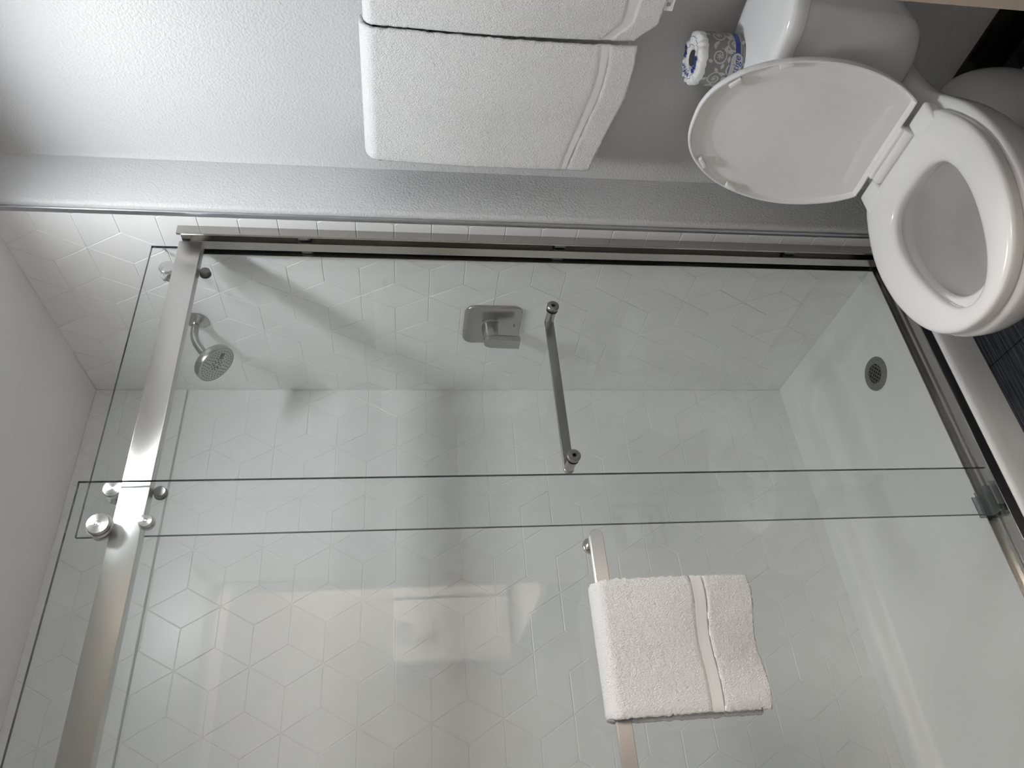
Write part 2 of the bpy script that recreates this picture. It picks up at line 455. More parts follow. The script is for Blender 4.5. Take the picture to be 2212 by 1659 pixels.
tile_wall(wall_back, (-0.2215, 1.4815), [(-1.25, -0.0005, 0.098, SEAM - 0.0025, True), (-1.25, -0.0005, SEAM + 0.0025, ZC, True), (YL, -1.25, 0.098, ZC, False)],
          lambda p, d: (XB - 0.0016 + d, p[0], p[1]), lambda p, d: (d, p[0], p[1]))
sv, sf = [], []
N = 90
for i in range(N + 1):
    y = -0.001 + (YL + 0.001) * i / N; k = 0.0027 + 0.0010 * noise.noise(Vector((y * 30, 1, 2)))
    for dx, dz in ((-0.0012, -k), (-0.0002, -k * 0.6), (-0.0002, k * 0.6), (-0.0012, k)): sv.append((XB + dx, y, SEAM + dz))
for i in range(N):
    for j in range(3): sf.append((i * 4 + j, i * 4 + j + 1, i * 4 + 5 + j, i * 4 + 4 + j))
o = pyd('panel_seam', sv, sf, 'seam', wall_back)

# metal tile edge
tp = [(0.026, 0.0005), (0.026, -0.0015), (0.0285, -0.003), (0.040, -0.0062), (0.0432, -0.0062), (0.0445, -0.0045), (0.0445, 0.0005)]
struct(extrude_profile('trim_1', tp, 'z', 0.0, ZC - 0.001, 'edge_metal'), 'grey metal tile edge strip beside the shower', 'trim')

# black skirting tiles along the painted wall
base = struct(empty('baseboard_right', (0.5, YW, 0)), 'glossy black tile baseboard behind the toilet', 'baseboard')
xs = [XR + 0.001, 0.36, 0.665, XD - 0.001]
for i in range(3):
    o = box_obj('tile', (xs[i] + 0.0008, YW - 0.010, 0.0), (xs[i + 1] - 0.0008, YW + 0.001, 0.104), 'black_tile', bev=0.0015); adopt(base, o)
o = box_obj('tile', (XR - 0.001, 0.002, 0.0), (XR + 0.010, YW - 0.011, 0.104), 'black_tile', bev=0.0015); adopt(base, o)

# floor tiles of the bathroom, each its own piece
TXS = [0.012, 0.335, 0.658, XD]; TYS = [YL, -1.04, -0.43, YW]
for i in range(3):
    for j in range(3):
        box_obj('tile', (TXS[i] + 0.0012, TYS[j] + 0.0012, -0.0045), (TXS[i + 1] - 0.0012, TYS[j + 1] - 0.0012, 0.0), 'floor', fl, bev=0.0008, seg=1)
for (a, c) in (((XD + 0.001, -1.43), (1.9, -0.57)), ((XD2, -2.2), (1.9, -1.432)), ((XD2, -0.568), (1.9, 0.34)), ((1.902, -2.2), (2.9, -0.9)), ((1.902, -0.898), (2.9, 0.34))):
    box_obj('tile', (a[0], a[1], -0.0045), (c[0], c[1], 0.0), 'floor', fl, bev=0.0008, seg=1)

# ================================================================== SHOWER PAN
def smooth(a, c, x):
    t = max(0.0, min(1.0, (x - a) / (c - a))); return t * t * (3 - 2 * t)
PX0, PX1, PY0, PY1 = XB, -0.006, YL, 0.0
bx0, bx1, by0, by1, br = -0.684, -0.098, -1.45, -0.052, 0.10
DR = (-0.333, -0.21)
def pan_z(x, y):
    qx = abs(x - (bx0 + bx1) / 2) - (bx1 - bx0) / 2 + br; qy = abs(y - (by0 + by1) / 2) - (by1 - by0) / 2 + br
    sd = math.hypot(max(qx, 0), max(qy, 0)) + min(max(qx, qy), 0) - br
    z = 0.100 - 0.006 * smooth(-0.010, 0.004, -sd)
    z -= 0.055 * (0.75 * smooth(0.002, 0.034, -sd) + 0.25 * smooth(0.01, 0.090, -sd))
    if sd < -0.05: z -= 0.010 * smooth(0.9, 0.0, math.hypot(x - DR[0], (y - DR[1]) * 0.6)) * smooth(0.05, 0.14, -sd)
    return z
nx, ny = 96, 180; vs, fs = [], []
for i in range(nx + 1):
    for j in range(ny + 1):
        x = PX0 + (PX1 - PX0) * i / nx; y = PY0 + (PY1 - PY0) * j / ny; vs.append((x, y, pan_z(x, y)))
for i in range(nx):
    for j in range(ny): a = i * (ny + 1) + j; fs.append((a, a + ny + 1, a + ny + 2, a + 1))
k0 = len(vs); lip = [(-0.006, 0.100), (0.001, 0.0992), (0.006, 0.0965), (0.0095, 0.092), (0.0112, 0.086), (0.0118, 0.06), (0.0125, 0.0)]
for (x, z) in lip[1:]:
    for j in range(ny + 1): vs.append((x, PY0 + (PY1 - PY0) * j / ny, z))
row = [nx * (ny + 1)] + [k0 + r * (ny + 1) for r in range(len(lip) - 1)]
for r in range(len(row) - 1):
    for j in range(ny): fs.append((row[r] + j, row[r + 1] + j, row[r + 1] + j + 1, row[r] + j + 1))
pan = pyd('shower_pan', vs, fs, 'pan', angle=60)
tag(pan, 'white acrylic shower pan with raised rim and front curb', 'shower pan')

# drain
dz = pan_z(*DR) + 0.0006
dr = tag(empty('floor_drain', (DR[0], DR[1], dz)), 'round steel strainer drain set in the shower pan', 'drain')
R0, RG, PT, BW = 0.053, 0.030, 0.0108, 0.0026
o = lathe_obj('drain_ring', (DR[0], DR[1], dz), (0, 0, 1), [(0.0, R0), (0.0016, R0 - 0.0005), (0.0028, R0 - 0.003), (0.0028, RG), (0.0005, RG)], 'drain', n=56)
bm = bmesh.new(); bm.from_mesh(o.data); bmesh.ops.delete(bm, geom=[f for f in bm.faces if len(f.verts) > 8], context='FACES'); bm.to_mesh(o.data); bm.free()
o2 = lathe_obj('drain_well', (DR[0], DR[1], dz), (0, 0, 1), [(0.0002, RG + 0.001), (0.0004, RG)], 'black', n=40)
adopt(dr, o, o2)
for ax in (0, 1):
    for k in range(-3, 4):
        c = (k + (0.0)) * PT
        h = math.sqrt(max(RG * RG - c * c, 0.0)) + 0.001
        if abs(c) > RG: continue
        bm = bmesh.new()
        if ax == 0: box(bm, (-h, c - BW / 2, 0), (h, c + BW / 2, 0.0024))
        else: box(bm, (c - BW / 2, -h, 0), (c + BW / 2, h, 0.0024))
        bmesh.ops.rotate(bm, verts=bm.verts, cent=(0, 0, 0), matrix=Matrix.Rotation(math.radians(33), 3, 'Z'))
        bmesh.ops.translate(bm, verts=bm.verts, vec=(DR[0], DR[1], dz + 0.0003))
        adopt(dr, obj('grate_bar', bm, 'drain', smooth=False))

# ================================================================== SHOWER DOOR FRAME
ZH0, ZH1 = 1.957, 2.0125
fr = tag(empty('shower_door_frame', (-0.044, -0.76, 0.10)), 'brushed nickel header, wall jamb and sill track of the sliding shower doors', 'shower frame')
bm = bmesh.new(); box(bm, (-0.057, YL, ZH0), (-0.031, -0.0275, ZH1), 0.0016, 2)
hb = obj('header_bar', bm, 'brushed'); uv_from(hb, lambda c: c.z, lambda c: c.y + c.x)
ZJ0, ZJ1 = 0.112, 2.014
bm = bmesh.new()
box(bm, (-0.079, -0.003, ZJ0), (-0.005, 0.0, ZJ1), 0.0004, 1)
box(bm, (-0.0078, -0.0275, ZJ0), (-0.005, -0.002, ZJ1), 0.0006, 1)
box(bm, (-0.0105, -0.0275, ZJ0), (-0.0076, -0.0245, ZJ1), 0.0006, 1)
box(bm, (-0.079, -0.0275, ZJ0), (-0.0762, -0.002, ZJ1), 0.0006, 1)
jb = obj('wall_jamb', bm, 'jamb')
bm = bmesh.new(); box(bm, (-0.058, -0.0275, ZJ0), (-0.031, -0.002, ZH0 + 0.03), 0.0008, 1)
jm = obj('jamb_centre_post', bm, 'jamb')
bm = bmesh.new(); box(bm, (-0.076, -0.0055, ZJ0), (-0.0585, -0.003, ZJ1 - 0.004), 0.0)
js = obj('jamb_seal', bm, 'black')
tp = [(-0.079, 0.1005), (-0.079, 0.1165), (-0.0765, 0.1165), (-0.0760, 0.1045), (-0.0570, 0.1045), (-0.0555, 0.1085), (-0.0520, 0.1085), (-0.0500, 0.1050),
      (-0.0080, 0.1120), (-0.0022, 0.1245), (-0.0008, 0.1255), (0.0010, 0.1250), (0.0016, 0.1235), (0.0022, 0.1005)]
st = extrude_profile('sill_track', tp, 'y', YL, -0.0005, 'jamb', angle=25)
adopt(fr, hb, jb, jm, js, st)
for xx, zs in ((-0.0205, (1.711, 1.047, 0.391)), (-0.067, (1.707, 1.046))):
    for z in zs:
        bm = bmesh.new()
        box(bm, (xx - 0.0085, -0.0165, z - 0.015), (xx + 0.0085, -0.0055, z + 0.015), 0.001, 1)
        box(bm, (xx - 0.006, -0.0190, z - 0.010), (xx + 0.006, -0.0165, z + 0.010), 0.0006, 1)
        o = obj('bumper', bm, 'clear'); adopt(fr, o); o['label'] = 'clear plastic door bumper'
# sliding guide on the track
gy0, gy1 = -0.797, -0.742
bm = bmesh.new()
box(bm, (-0.0590, gy0, 0.106), (-0.0275, gy1, 0.1175), 0.001, 1)
box(bm, (-0.0600, gy0, 0.106), (-0.0570, gy1 + 0.002, 0.139), 0.0008, 1)
box(bm, (-0.0295, gy0 + 0.004, 0.106), (-0.0265, gy1 + 0.006, 0.139), 0.0008, 1)
box(bm, (-0.0785, gy0 + 0.002, 0.106), (-0.0755, gy1, 0.134), 0.0008, 1)
box(bm, (-0.0130, gy0 + 0.008, 0.109), (-0.0095, gy1 + 0.010, 0.134), 0.0008, 1)
gd = obj('door_guide', bm, 'clear'); gd['label'] = 'clear plastic door guide'; adopt(fr, gd)

# ================================================================== GLASS DOORS
ZG0, ZG1 = 0.1160, 2.0865
def pane(x, y0, y1, parent):
    bm = bmesh.new(); box(bm, (x - 0.004, y0, ZG0), (x + 0.004, y1, ZG1))
    o = obj('pane', bm, ['glass', 'glass_edge'], smooth=False)
    for p in o.data.polygons:
        if abs(p.normal.x) < 0.5 and p.normal.z > -0.5: p.material_index = 1
    adopt(parent, o); return o

def wheel(root, y, z, x0):
    """wheel that rides on the header bar; x0 = glass face, s toward the bar"""
    s = 1 if x0 < -0.044 else -1
    o = lathe_obj('roller', (x0, y, z), (s, 0, 0), [(0, 0.008), (0.003, 0.009), (0.005, 0.012), (0.010, 0.0125), (0.0115, 0.0135), (0.013, 0.0180), (0.0185, 0.0185), (0.0200, 0.0178), (0.0203, 0.0172)], 'turned', angle=20)
    adopt(root, o); return o

def cap(root, y, z, x0, r, name, extra=True):
    o = lathe_obj(name, (x0, y, z), (1, 0, 0), [(0, r * 1.16), (0.0035, r * 1.18), (0.0045, r * 1.12), (0.0048, r * 0.93), (0.0070, r * 0.93), (0.0072, r), (0.0085, r * 1.03), (0.0140, r * 1.0), (0.0155, r * 0.95), (0.0156, r * 0.90)], 'turned', angle=28)
    ring = lathe_obj('screw', (x0 + 0.0150, y, z), (1, 0, 0), [(0, r * 0.30), (0.0010, r * 0.30), (0.0010, r * 0.24), (0.0004, r * 0.22), (0.0004, r * 0.09)], 'steel', n=24, angle=5)
    adopt(root, o); ring.parent = o
    return o

# outer door (room side)
d1 = tag(empty('glass_door', (XO, -1.1, ZG0)), 'room-side sliding glass door with a towel bar holding the hand towel', 'glass door', 'sliding shower doors')
pane(XO, -1.50, -0.694, d1)
for y in (-0.790, -1.40):
    cap(d1, y, 2.026, XO + 0.004, 0.0205, 'roller_cap'); wheel(d1, y, 2.0310, XO - 0.004)
    cap(d1, y + 0.004, 1.9425, XO + 0.004, 0.0128, 'anti_jump_stud')
# towel bar
bx, bz, bh, bt = 0.036, 1.085, 0.0135, 0.0055
bm = bmesh.new()
def stadium(y0, y1, zc, h, n=10):
    pts = []
    for k in range(n + 1): a = math.pi / 2 - math.pi * k / n; pts.append((y1 - h + h * math.cos(a), zc + h * math.sin(a)))
    for k in range(n + 1): a = -math.pi / 2 - math.pi * k / n; pts.append((y0 + h + h * math.cos(a), zc + h * math.sin(a)))
    return pts
sp = stadium(-1.455, -0.845, bz, bh)
ins = [((p[0] * 1.0), p[1]) for p in sp]
def shr(pts, d, y0, y1, zc, h): return stadium(y0 + d, y1 - d, zc, h - d)
rings = [[(bx - bt, p[0], p[1]) for p in shr(sp, 0.001, -1.455, -0.845, bz, bh)], [(bx - bt + 0.001, p[0], p[1]) for p in sp],
         [(bx + bt - 0.001, p[0], p[1]) for p in sp], [(bx + bt, p[0], p[1]) for p in shr(sp, 0.001, -1.455, -0.845, bz, bh)]]
loft(bm, rings)
tb = obj('towel_bar', bm, 'brushed'); uv_from(tb, lambda c: c.z, lambda c: c.y); adopt(d1, tb)
for y in (-0.8585, -1.4415):
    o = lathe_obj('bar_post', (XO + 0.004, y, bz), (1, 0, 0), [(0, 0.0165), (0.004, 0.0165), (0.0045, 0.0145), (0.006, 0.0150), (0.0085, 0.0150), (0.0090, 0.0105), (bx - bt - XO - 0.003, 0.0105)], 'chrome', angle=28)
    adopt(d1, o)

# inner door (shower side)
d2 = tag(empty('glass_door', (XI, -0.4, ZG0)), 'shower-side sliding glass door with a bare bar handle, nearest the shower head', 'glass door', 'sliding shower doors')
pane(XI, -0.791, -0.017, d2)
for y in (-0.697, -0.104):
    wheel(d2, y, 2.0315, XI + 0.004)
    cap2 = lathe_obj('roller_cap', (XI - 0.004, y, 2.0315), (-1, 0, 0), [(0, 0.020), (0.006, 0.020), (0.008, 0.017)], 'chrome', angle=28); adopt(d2, cap2)
    o = lathe_obj('anti_jump_stud', (XI + 0.004, y - 0.006, 1.9435), (1, 0, 0), [(0, 0.0135), (0.003, 0.0138), (0.0034, 0.0118), (0.006, 0.0118), (0.0062, 0.0125), (0.013, 0.0122), (0.0145, 0.0108), (0.0140, 0.009)], 'steel', angle=28); adopt(d2, o)
hx, hz = -0.119, 1.082
bm = bmesh.new(); sp0 = stadium(-0.643, -0.184, hz, 0.0115)
loft(bm, [[(hx - 0.005, p[0], p[1]) for p in shr(0, 0.001, -0.643, -0.184, hz, 0.0115)], [(hx - 0.004, p[0], p[1]) for p in sp0],
          [(hx + 0.004, p[0], p[1]) for p in sp0], [(hx + 0.005, p[0], p[1]) for p in shr(0, 0.001, -0.643, -0.184, hz, 0.0115)]])
ho = obj('bar_handle', bm, 'nickel'); adopt(d2, ho)
for y in (-0.197, -0.630):
    p = lathe_obj('handle_post', (XI - 0.004, y, hz), (-1, 0, 0), [(0, 0.0145), (0.003, 0.0145), (0.0032, 0.0112), (abs(hx - XI) - 0.008, 0.0112)], 'nickel', angle=28); adopt(d2, p)
    c = lathe_obj('handle_cap', (XI + 0.004, y, hz), (1, 0, 0), [(0, 0.0150), (0.0018, 0.0152), (0.0022, 0.0138), (0.0035, 0.0138), (0.0038, 0.0155), (0.0085, 0.0155), (0.0098, 0.0145), (0.0100, 0.0135)], 'nickel', angle=28); adopt(d2, c)
    s = lathe_obj('screw', (XI + 0.0138, y, hz), (1, 0, 0), [(0, 0.0062), (0.0012, 0.0058), (0.0012, 0.0042), (0.0002, 0.0036), (0.0002, 0.002)], 'steel', n=6); s.parent = c
# etched maker's mark: rows of tiny illegible print near the bottom corner
bm = bmesh.new()
for k in range(5):
    y0 = -0.062; zz = 0.178 - k * 0.0052; yy = y0
    while yy > y0 - (0.030 - 0.002 * (k % 2)):
        ln = random.uniform(0.002, 0.005); box(bm, (XI + 0.0040, yy - ln, zz), (XI + 0.00412, yy, zz + 0.0009)); yy -= ln + 0.0012
o = obj('etched_mark', bm, 'etch', smooth=False); adopt(d2, o)

# ================================================================== SHOWER FITTINGS
sh = tag(empty('overhead_shower', (-0.38, 0, 2.050)), 'round brushed nickel shower head on a bent arm', 'shower head')
fx, fz = -0.380, 2.052
o1 = lathe_obj('wall_flange', (fx, 0.0, fz), (0, -1, 0), [(0, 0.034), (0.003, 0.034), (0.008, 0.028), (0.016, 0.018), (0.020, 0.0135), (0.022, 0.0125)], 'nickel')
bm = bmesh.new(); pts = [(fx, -0.005, fz), (fx, -0.030, fz), (fx, -0.052, fz - 0.001), (fx, -0.070, fz - 0.006), (fx, -0.087, fz - 0.014), (fx, -0.102, fz - 0.025), (fx, -0.120, fz - 0.039)]
tube(bm, pts, 0.0108, 24); o2 = obj('arm', bm, 'nickel')
ax = Vector((0, -0.70, -0.71)).normalized(); hp = Vector((fx, -0.119, fz - 0.038))
o3 = lathe_obj('swivel_nut', hp, ax, [(0, 0.0125), (0.002, 0.0150), (0.010, 0.0150), (0.012, 0.0135), (0.014, 0.0155), (0.020, 0.0165), (0.022, 0.020)], 'nickel')
hb0 = hp + ax * 0.020
o4 = lathe_obj('head_body', hb0, ax, [(0, 0.016), (0.003, 0.034), (0.008, 0.050), (0.014, 0.0560), (0.020, 0.0575), (0.032, 0.0575), (0.034, 0.0565), (0.0345, 0.0545), (0.0330, 0.054)], 'nickel', n=64)
fc = hb0 + ax * 0.0332
o5 = lathe_obj('spray_face', fc, ax, [(0, 0.0542), (0.0006, 0.0538), (0.0010, 0.050)], 'spray', n=64)
adopt(sh, o1, o2, o3, o4, o5)
_, u, v = frame(ax)
bm = bmesh.new()
for (rad, cnt, rr) in ((0.009, 6, 0.0033), (0.0165, 10, 0.0027), (0.0245, 12, 0.0022), (0.0320, 18, 0.0020), (0.0390, 24, 0.0020), (0.0465, 30, 0.0020)):
    for k in range(cnt):
        a = 2 * math.pi * (k + 0.5 * (cnt % 4 == 0)) / cnt
        c = fc + ax * 0.0009 + (u * math.cos(a) + v * math.sin(a)) * rad
        lathe(bm, c, ax, [(0, rr), (0.0008, rr * 0.8)], n=8, cap0=False)
noz = obj('nozzle', bm, 'nozzle', smooth=False); noz['kind'] = 'stuff'; noz.parent = o5
bm = bmesh.new(); c = fc + ax * 0.0012 + u * 0.0 ; d = (RGT - ax * RGT.dot(ax)).normalized()
cc = c + d * 0.030
box(bm, (-0.005, -0.009, 0), (0.005, 0.009, 0.003), 0.001)
mt = Matrix((d.cross(ax), d, ax)).transposed().to_4x4(); bmesh.ops.transform(bm, matrix=Matrix.Translation(cc) @ mt, verts=bm.verts)
lv = obj('mode_lever', bm, 'nozzle'); adopt(sh, lv)

def rrect(w_, h_, r, n=8):
    pts = []
    for sx, sz, a0 in ((1, 1, 0), (-1, 1, 90), (-1, -1, 180), (1, -1, 270)):
        for k in range(n + 1):
            a = math.radians(a0 + 90 * k / n); pts.append((sx * (w_ - r) + r * math.cos(a), sz * (h_ - r) + r * math.sin(a)))
    return pts
va = tag(empty('shower_valve', (-0.379, 0, 1.195)), 'brushed nickel shower valve with square plate and lever handle', 'shower valve')
vx, vz = -0.379, 1.195
bm = bmesh.new()
loft(bm, [[(vx + p[0] * s, -y, vz + p[1] * s) for p in rrect(0.087, 0.087, 0.032)] for y, s in ((0.0, 1.0), (0.004, 1.0), (0.0065, 0.985), (0.0085, 0.93), (0.010, 0.75), (0.0115, 0.45))])
p1 = obj('escutcheon', bm, 'nickel', angle=40)
p2 = lathe_obj('handle_boss', (vx + 0.004, -0.009, vz + 0.008), (0, -1, 0), [(0, 0.036), (0.002, 0.033), (0.005, 0.029), (0.0055, 0.0255), (0.010, 0.0255), (0.052, 0.0215), (0.058, 0.0205)], 'nickel', angle=35)
bm = bmesh.new(); lp = []
for k in range(13): a = math.pi * k / 12; lp.append((0.0215 * math.cos(a), 0.008 + 0.0215 * math.sin(a)))
lp += [(-0.0205, -0.078), (0.0205, -0.078)]
lp = [(vx + 0.004 + p[0], vz + p[1]) for p in lp]
cxx = vx + 0.004; czz = vz
loft(bm, [[(cxx + (p[0] - cxx) * s, y - (vz - p[1]) * 0.05, czz + (p[1] - czz) * s) for p in lp] for y, s in ((-0.060, 0.985), (-0.0615, 1.0), (-0.0765, 1.0), (-0.078, 0.985))])
p3 = obj('lever', bm, 'nickel', angle=30)
adopt(va, p1, p2, p3)
mk = box_obj('maker_mark', (vx + 0.0, -0.0115, vz - 0.068), (vx + 0.012, -0.0090, vz - 0.064), 'steel'); adopt(va, mk)

# ================================================================== TOILET
TX = 0.4625
to = tag(empty('toilet', (TX, -0.2, 0)), 'white two-piece toilet with its lid raised', 'toilet')
def egg(yb, yf, hw, n=72, px=2.2, pf=2.0, yw=None):
    """closed outline around (TX, y): yb back, yf front (more negative), hw half width; front half elliptic, back half squarer"""
    yw = yw if yw is not None else yb + (yf - yb) * 0.42
    pts = []
    for k in range(n):
        a = 2 * math.pi * k / n; c, s = math.cos(a), math.sin(a)
        if s <= 0:   # front
            x = hw * math.copysign(abs(c) ** (2 / pf), c); y = yw - (yw - yf) * abs(s) ** (2 / pf)
        else:
            x = hw * math.copysign(abs(c) ** (2 / px), c); y = yw + (yb - yw) * abs(s) ** (2 / px)
        pts.append((TX + x, y))
    return pts
HALF = [(0.095, 0.0), (0.095, 0.040), (0.090, 0.075), (0.070, 0.092), (0.03, 0.095), (-0.03, 0.096), (-0.09, 0.100), (-0.14, 0.112), (-0.19, 0.134), (-0.245, 0.157), (-0.31, 0.1715), (-0.37, 0.1755), (-0.43, 0.171),
        (-0.49, 0.157), (-0.545, 0.132), (-0.59, 0.097), (-0.618, 0.055), (-0.628, 0.02), (-0.629, 0.0)]
def body_ring(z, yb, yf, sw, neck, shr_=0.0):
    """keyhole outline (neck under the tank, round bowl in front), one ring of the pedestal at height z"""
    P = []
    for (y, hw) in HALF:
        t = (0.095 - y) / 0.724
        k = smooth(0.10, 0.45, t); w_ = hw * (neck * (1 - k) + sw * k)
        P.append((max(w_ - shr_, 0.0), yb + (yf - yb) * t + (shr_ if t > 0.9 else 0)))
    full = [(TX + x, y) for x, y in P] + [(TX - x, y) for x, y in P[::-1] if x > 1e-6]
    return [(p.x, p.y, z) for p in resample(spline(full, 6), 96)]
def resample(pts, n):
    P = [Vector(p) for p in pts]; L = [0]
    for i in range(len(P)): L.append(L[-1] + (P[(i + 1) % len(P)] - P[i]).length)
    out = []; j = 0
    for k in range(n):
        d = L[-1] * k / n
        while L[j + 1] < d: j += 1
        t = (d - L[j]) / max(L[j + 1] - L[j], 1e-9); out.append(P[j].lerp(P[(j + 1) % len(P)], t))
    return out
def spline(pts, n=8):
    P = [Vector(p) for p in pts]; out = []; m_ = len(P)
    for i in range(m_):
        p0, p1_, p2_, p3_ = P[i - 1], P[i], P[(i + 1) % m_], P[(i + 2) % m_]
        for k in range(n):
            t = k / n; out.append(0.5 * ((2 * p1_) + (p2_ - p0) * t + (2 * p0 - 5 * p1_ + 4 * p2_ - p3_) * t * t + (3 * p1_ - p0 - 3 * p2_ + p3_) * t ** 3))
    return out
bm = bmesh.new()
spec = [(0.0, 0.085, -0.460, 0.70, 1.10), (0.015, 0.085, -0.460, 0.70, 1.10), (0.03, 0.075, -0.452, 0.66, 1.0), (0.08, 0.03, -0.445, 0.62, 0.80), (0.14, -0.02, -0.455, 0.63, 0.60), (0.20, -0.05, -0.500, 0.72, 0.50),
        (0.26, -0.05, -0.560, 0.86, 0.48), (0.30, -0.03, -0.600, 0.95, 0.50), (0.325, 0.01, -0.620, 0.99, 0.58), (0.345, 0.055, -0.630, 1.02, 0.72), (0.362, 0.082, -0.638, 1.035, 0.88), (0.380, 0.093, -0.643, 1.045, 0.98), (0.400, 0.095, -0.645, 1.05, 1.0), (0.409, 0.094, -0.643, 1.045, 0.99), (0.4145, 0.090, -0.637, 1.02, 0.95), (0.416, 0.080, -0.624, 0.95, 0.85)]
R = loft(bm, [body_ring(z, yb, yf, sw, nk) for (z, yb, yf, sw, nk) in spec], True, False)
inner = [(0.416, -0.262, -0.578, 0.117, 2.2), (0.412, -0.266, -0.571, 0.111, 2.2), (0.400, -0.270, -0.567, 0.108, 2.2), (0.385, -0.268, -0.569, 0.110, 2.2), (0.375, -0.262, -0.574, 0.116, 2.2),
         (0.330, -0.262, -0.572, 0.118, 2.2), (0.280, -0.264, -0.556, 0.115, 2.2), (0.230, -0.268, -0.520, 0.106, 2.1), (0.180, -0.275, -0.460, 0.088, 2.0), (0.140, -0.285, -0.405, 0.060, 2.0), (0.120, -0.30, -0.37, 0.03, 2.0)]
def egg_rs(yb, yf, hw, px): return resample([Vector(p) for p in egg(yb, yf, hw, 144, px)], 96)
def align(r):       # start every inner ring at the back centre like the outer ones, same turning sense
    k = min(range(96), key=lambda i: abs(r[i].x - TX) - r[i].y); r = r[k:] + r[:k]
    if r[5].x < TX: r = [r[0]] + r[1:][::-1]
    return r
RI = [[bm.verts.new((p.x, p.y, z)) for p in align(egg_rs(yb, yf, hw, px))] for (z, yb, yf, hw, px) in inner]
chain = [R[-1]] + RI
for k in range(len(chain) - 1):
    for i in range(96): bm.faces.new((chain[k][i], chain[k][(i + 1) % 96], chain[k + 1][(i + 1) % 96], chain[k + 1][i]))
bm.faces.new(chain[-1])
bowl = obj('bowl', bm, 'porcelain', angle=60)
wa = lathe_obj('water', (TX, -0.360, 0.172), (0, 0, 1), [(0, 0.078), (0.0005, 0.078)], 'water', n=40)
# trapway bulge on the pedestal
bm = bmesh.new(); bmesh.ops.create_uvsphere(bm, u_segments=48, v_segments=28, radius=1.0)
for q in bm.verts: q.co = Vector((TX + 0.088 * q.co.x, -0.045 + 0.135 * q.co.y, max(0.0, 0.095 + 0.170 * q.co.z)))
o = obj('trapway', bm, 'porcelain', angle=70); adopt(to, o)
# tank
bm = bmesh.new(); rings = []
def tank_ring(hw, yb, yf, bow, z, r=0.30, n=10):
    pts = rrect(1, 1, r, n); out = []
    for p in pts:
        y = (yb + yf) / 2 + p[1] * (yb - yf) / 2
        if p[1] < 0: y -= bow * (1 - p[0] ** 2) * min(1, -p[1] / 0.7)
        out.append((TX + 0.016 + p[0] * (hw - 0.013), y, z))
    return out
for z, hw, yb, yf, bow in ((0.417, 0.120, 0.060, -0.060, 0.010), (0.419, 0.150, 0.078, -0.066, 0.012), (0.425, 0.172, 0.092, -0.070, 0.014), (0.437, 0.190, 0.103, -0.073, 0.016), (0.455, 0.202, 0.110, -0.075, 0.018), (0.480, 0.209, 0.114, -0.077, 0.019),
                      (0.52, 0.213, 0.117, -0.078, 0.019), (0.60, 0.219, 0.120, -0.079, 0.019), (0.695, 0.225, 0.122, -0.080, 0.019)):
    rings.append(tank_ring(hw, yb, yf, bow, z))
loft(bm, rings); tank = obj('tank', bm, 'porcelain', angle=60)
bm = bmesh.new(); rings = []
for z, d in ((0.6965, 0.004), (0.6985, 0.0005), (0.702, -0.001), (0.722, 0.0), (0.729, 0.002), (0.7335, 0.007), (0.7355, 0.016), (0.7362, 0.03)):
    rings.append(tank_ring(0.237 - d, 0.127 - d, -0.088 + d, 0.020, z, 0.26))
loft(bm, rings); tlid = obj('tank_lid', bm, 'porcelain', angle=50)
lever = box_obj('flush_lever', (TX - 0.13, -0.112, 0.645), (TX - 0.06, -0.098, 0.661), 'chrome', bev=0.004)
adopt(to, bowl, wa, tank, tlid, lever)

# seat ring: matched outer / inner outlines
def mirror(half):   # half: (dx>=0, y) from back to front
    return [(TX + x, y) for x, y in half] + [(TX - x, y) for x, y in half[::-1] if x > 1e-6]
so = mirror([(0.0, -0.219), (0.060, -0.219), (0.108, -0.219), (0.128, -0.225), (0.148, -0.262), (0.166, -0.312), (0.1755, -0.365), (0.1755, -0.415), (0.168, -0.470), (0.149, -0.528), (0.121, -0.577), (0.085, -0.612), (0.044, -0.633), (0.0, -0.640)])
si = mirror([(0.0, -0.296), (0.034, -0.297), (0.064, -0.306), (0.086, -0.328), (0.098, -0.362), (0.101, -0.400), (0.097, -0.445), (0.084, -0.500), (0.063, -0.552), (0.040, -0.584), (0.018, -0.598), (0.0, -0.601)])
NS = 144
OU = spline(so, 6); IN = spline(si, 6)
# angular sampling about a common centre keeps the two outlines matched
def polar(outl, n, cy=-0.43):
    c = Vector((TX, cy)); res = []
    P = outl
    for k in range(n):
        a = 2 * math.pi * k / n; d = Vector((math.cos(a), math.sin(a))); best = None
        for i in range(len(P)):
            p, q = P[i] - c, P[(i + 1) % len(P)] - c; e = q - p
            den = d.x * e.y - d.y * e.x
            if abs(den) < 1e-12: continue
            t = (p.x * e.y - p.y * e.x) / den; s = (p.x * d.y - p.y * d.x) / den
            if t > 0 and -1e-6 <= s <= 1 + 1e-6 and (best is None or t > best): best = t
        res.append(c + d * (best or 0.1))
    return res
OU, IN = polar(OU, NS), polar(IN, NS)
secs = [(0.010, 0.4185), (0.002, 0.419), (0.0, 0.421), (0.0, 0.432), (0.012, 0.4385), (0.05, 0.4418), (0.15, 0.4445), (0.35, 0.4460), (0.6, 0.4452), (0.8, 0.4425), (0.92, 0.4395), (0.975, 0.4360), (1.0, 0.4310), (1.0, 0.423), (0.985, 0.4195)]
bm = bmesh.new()
R = loft(bm, [[(OU[k].x + (IN[k].x - OU[k].x) * t, OU[k].y + (IN[k].y - OU[k].y) * t, z) for k in range(NS)] for t, z in secs], False, False)
for k in range(NS): bm.faces.new((R[0][k], R[0][(k + 1) % NS], R[-1][(k + 1) % NS], R[-1][k]))
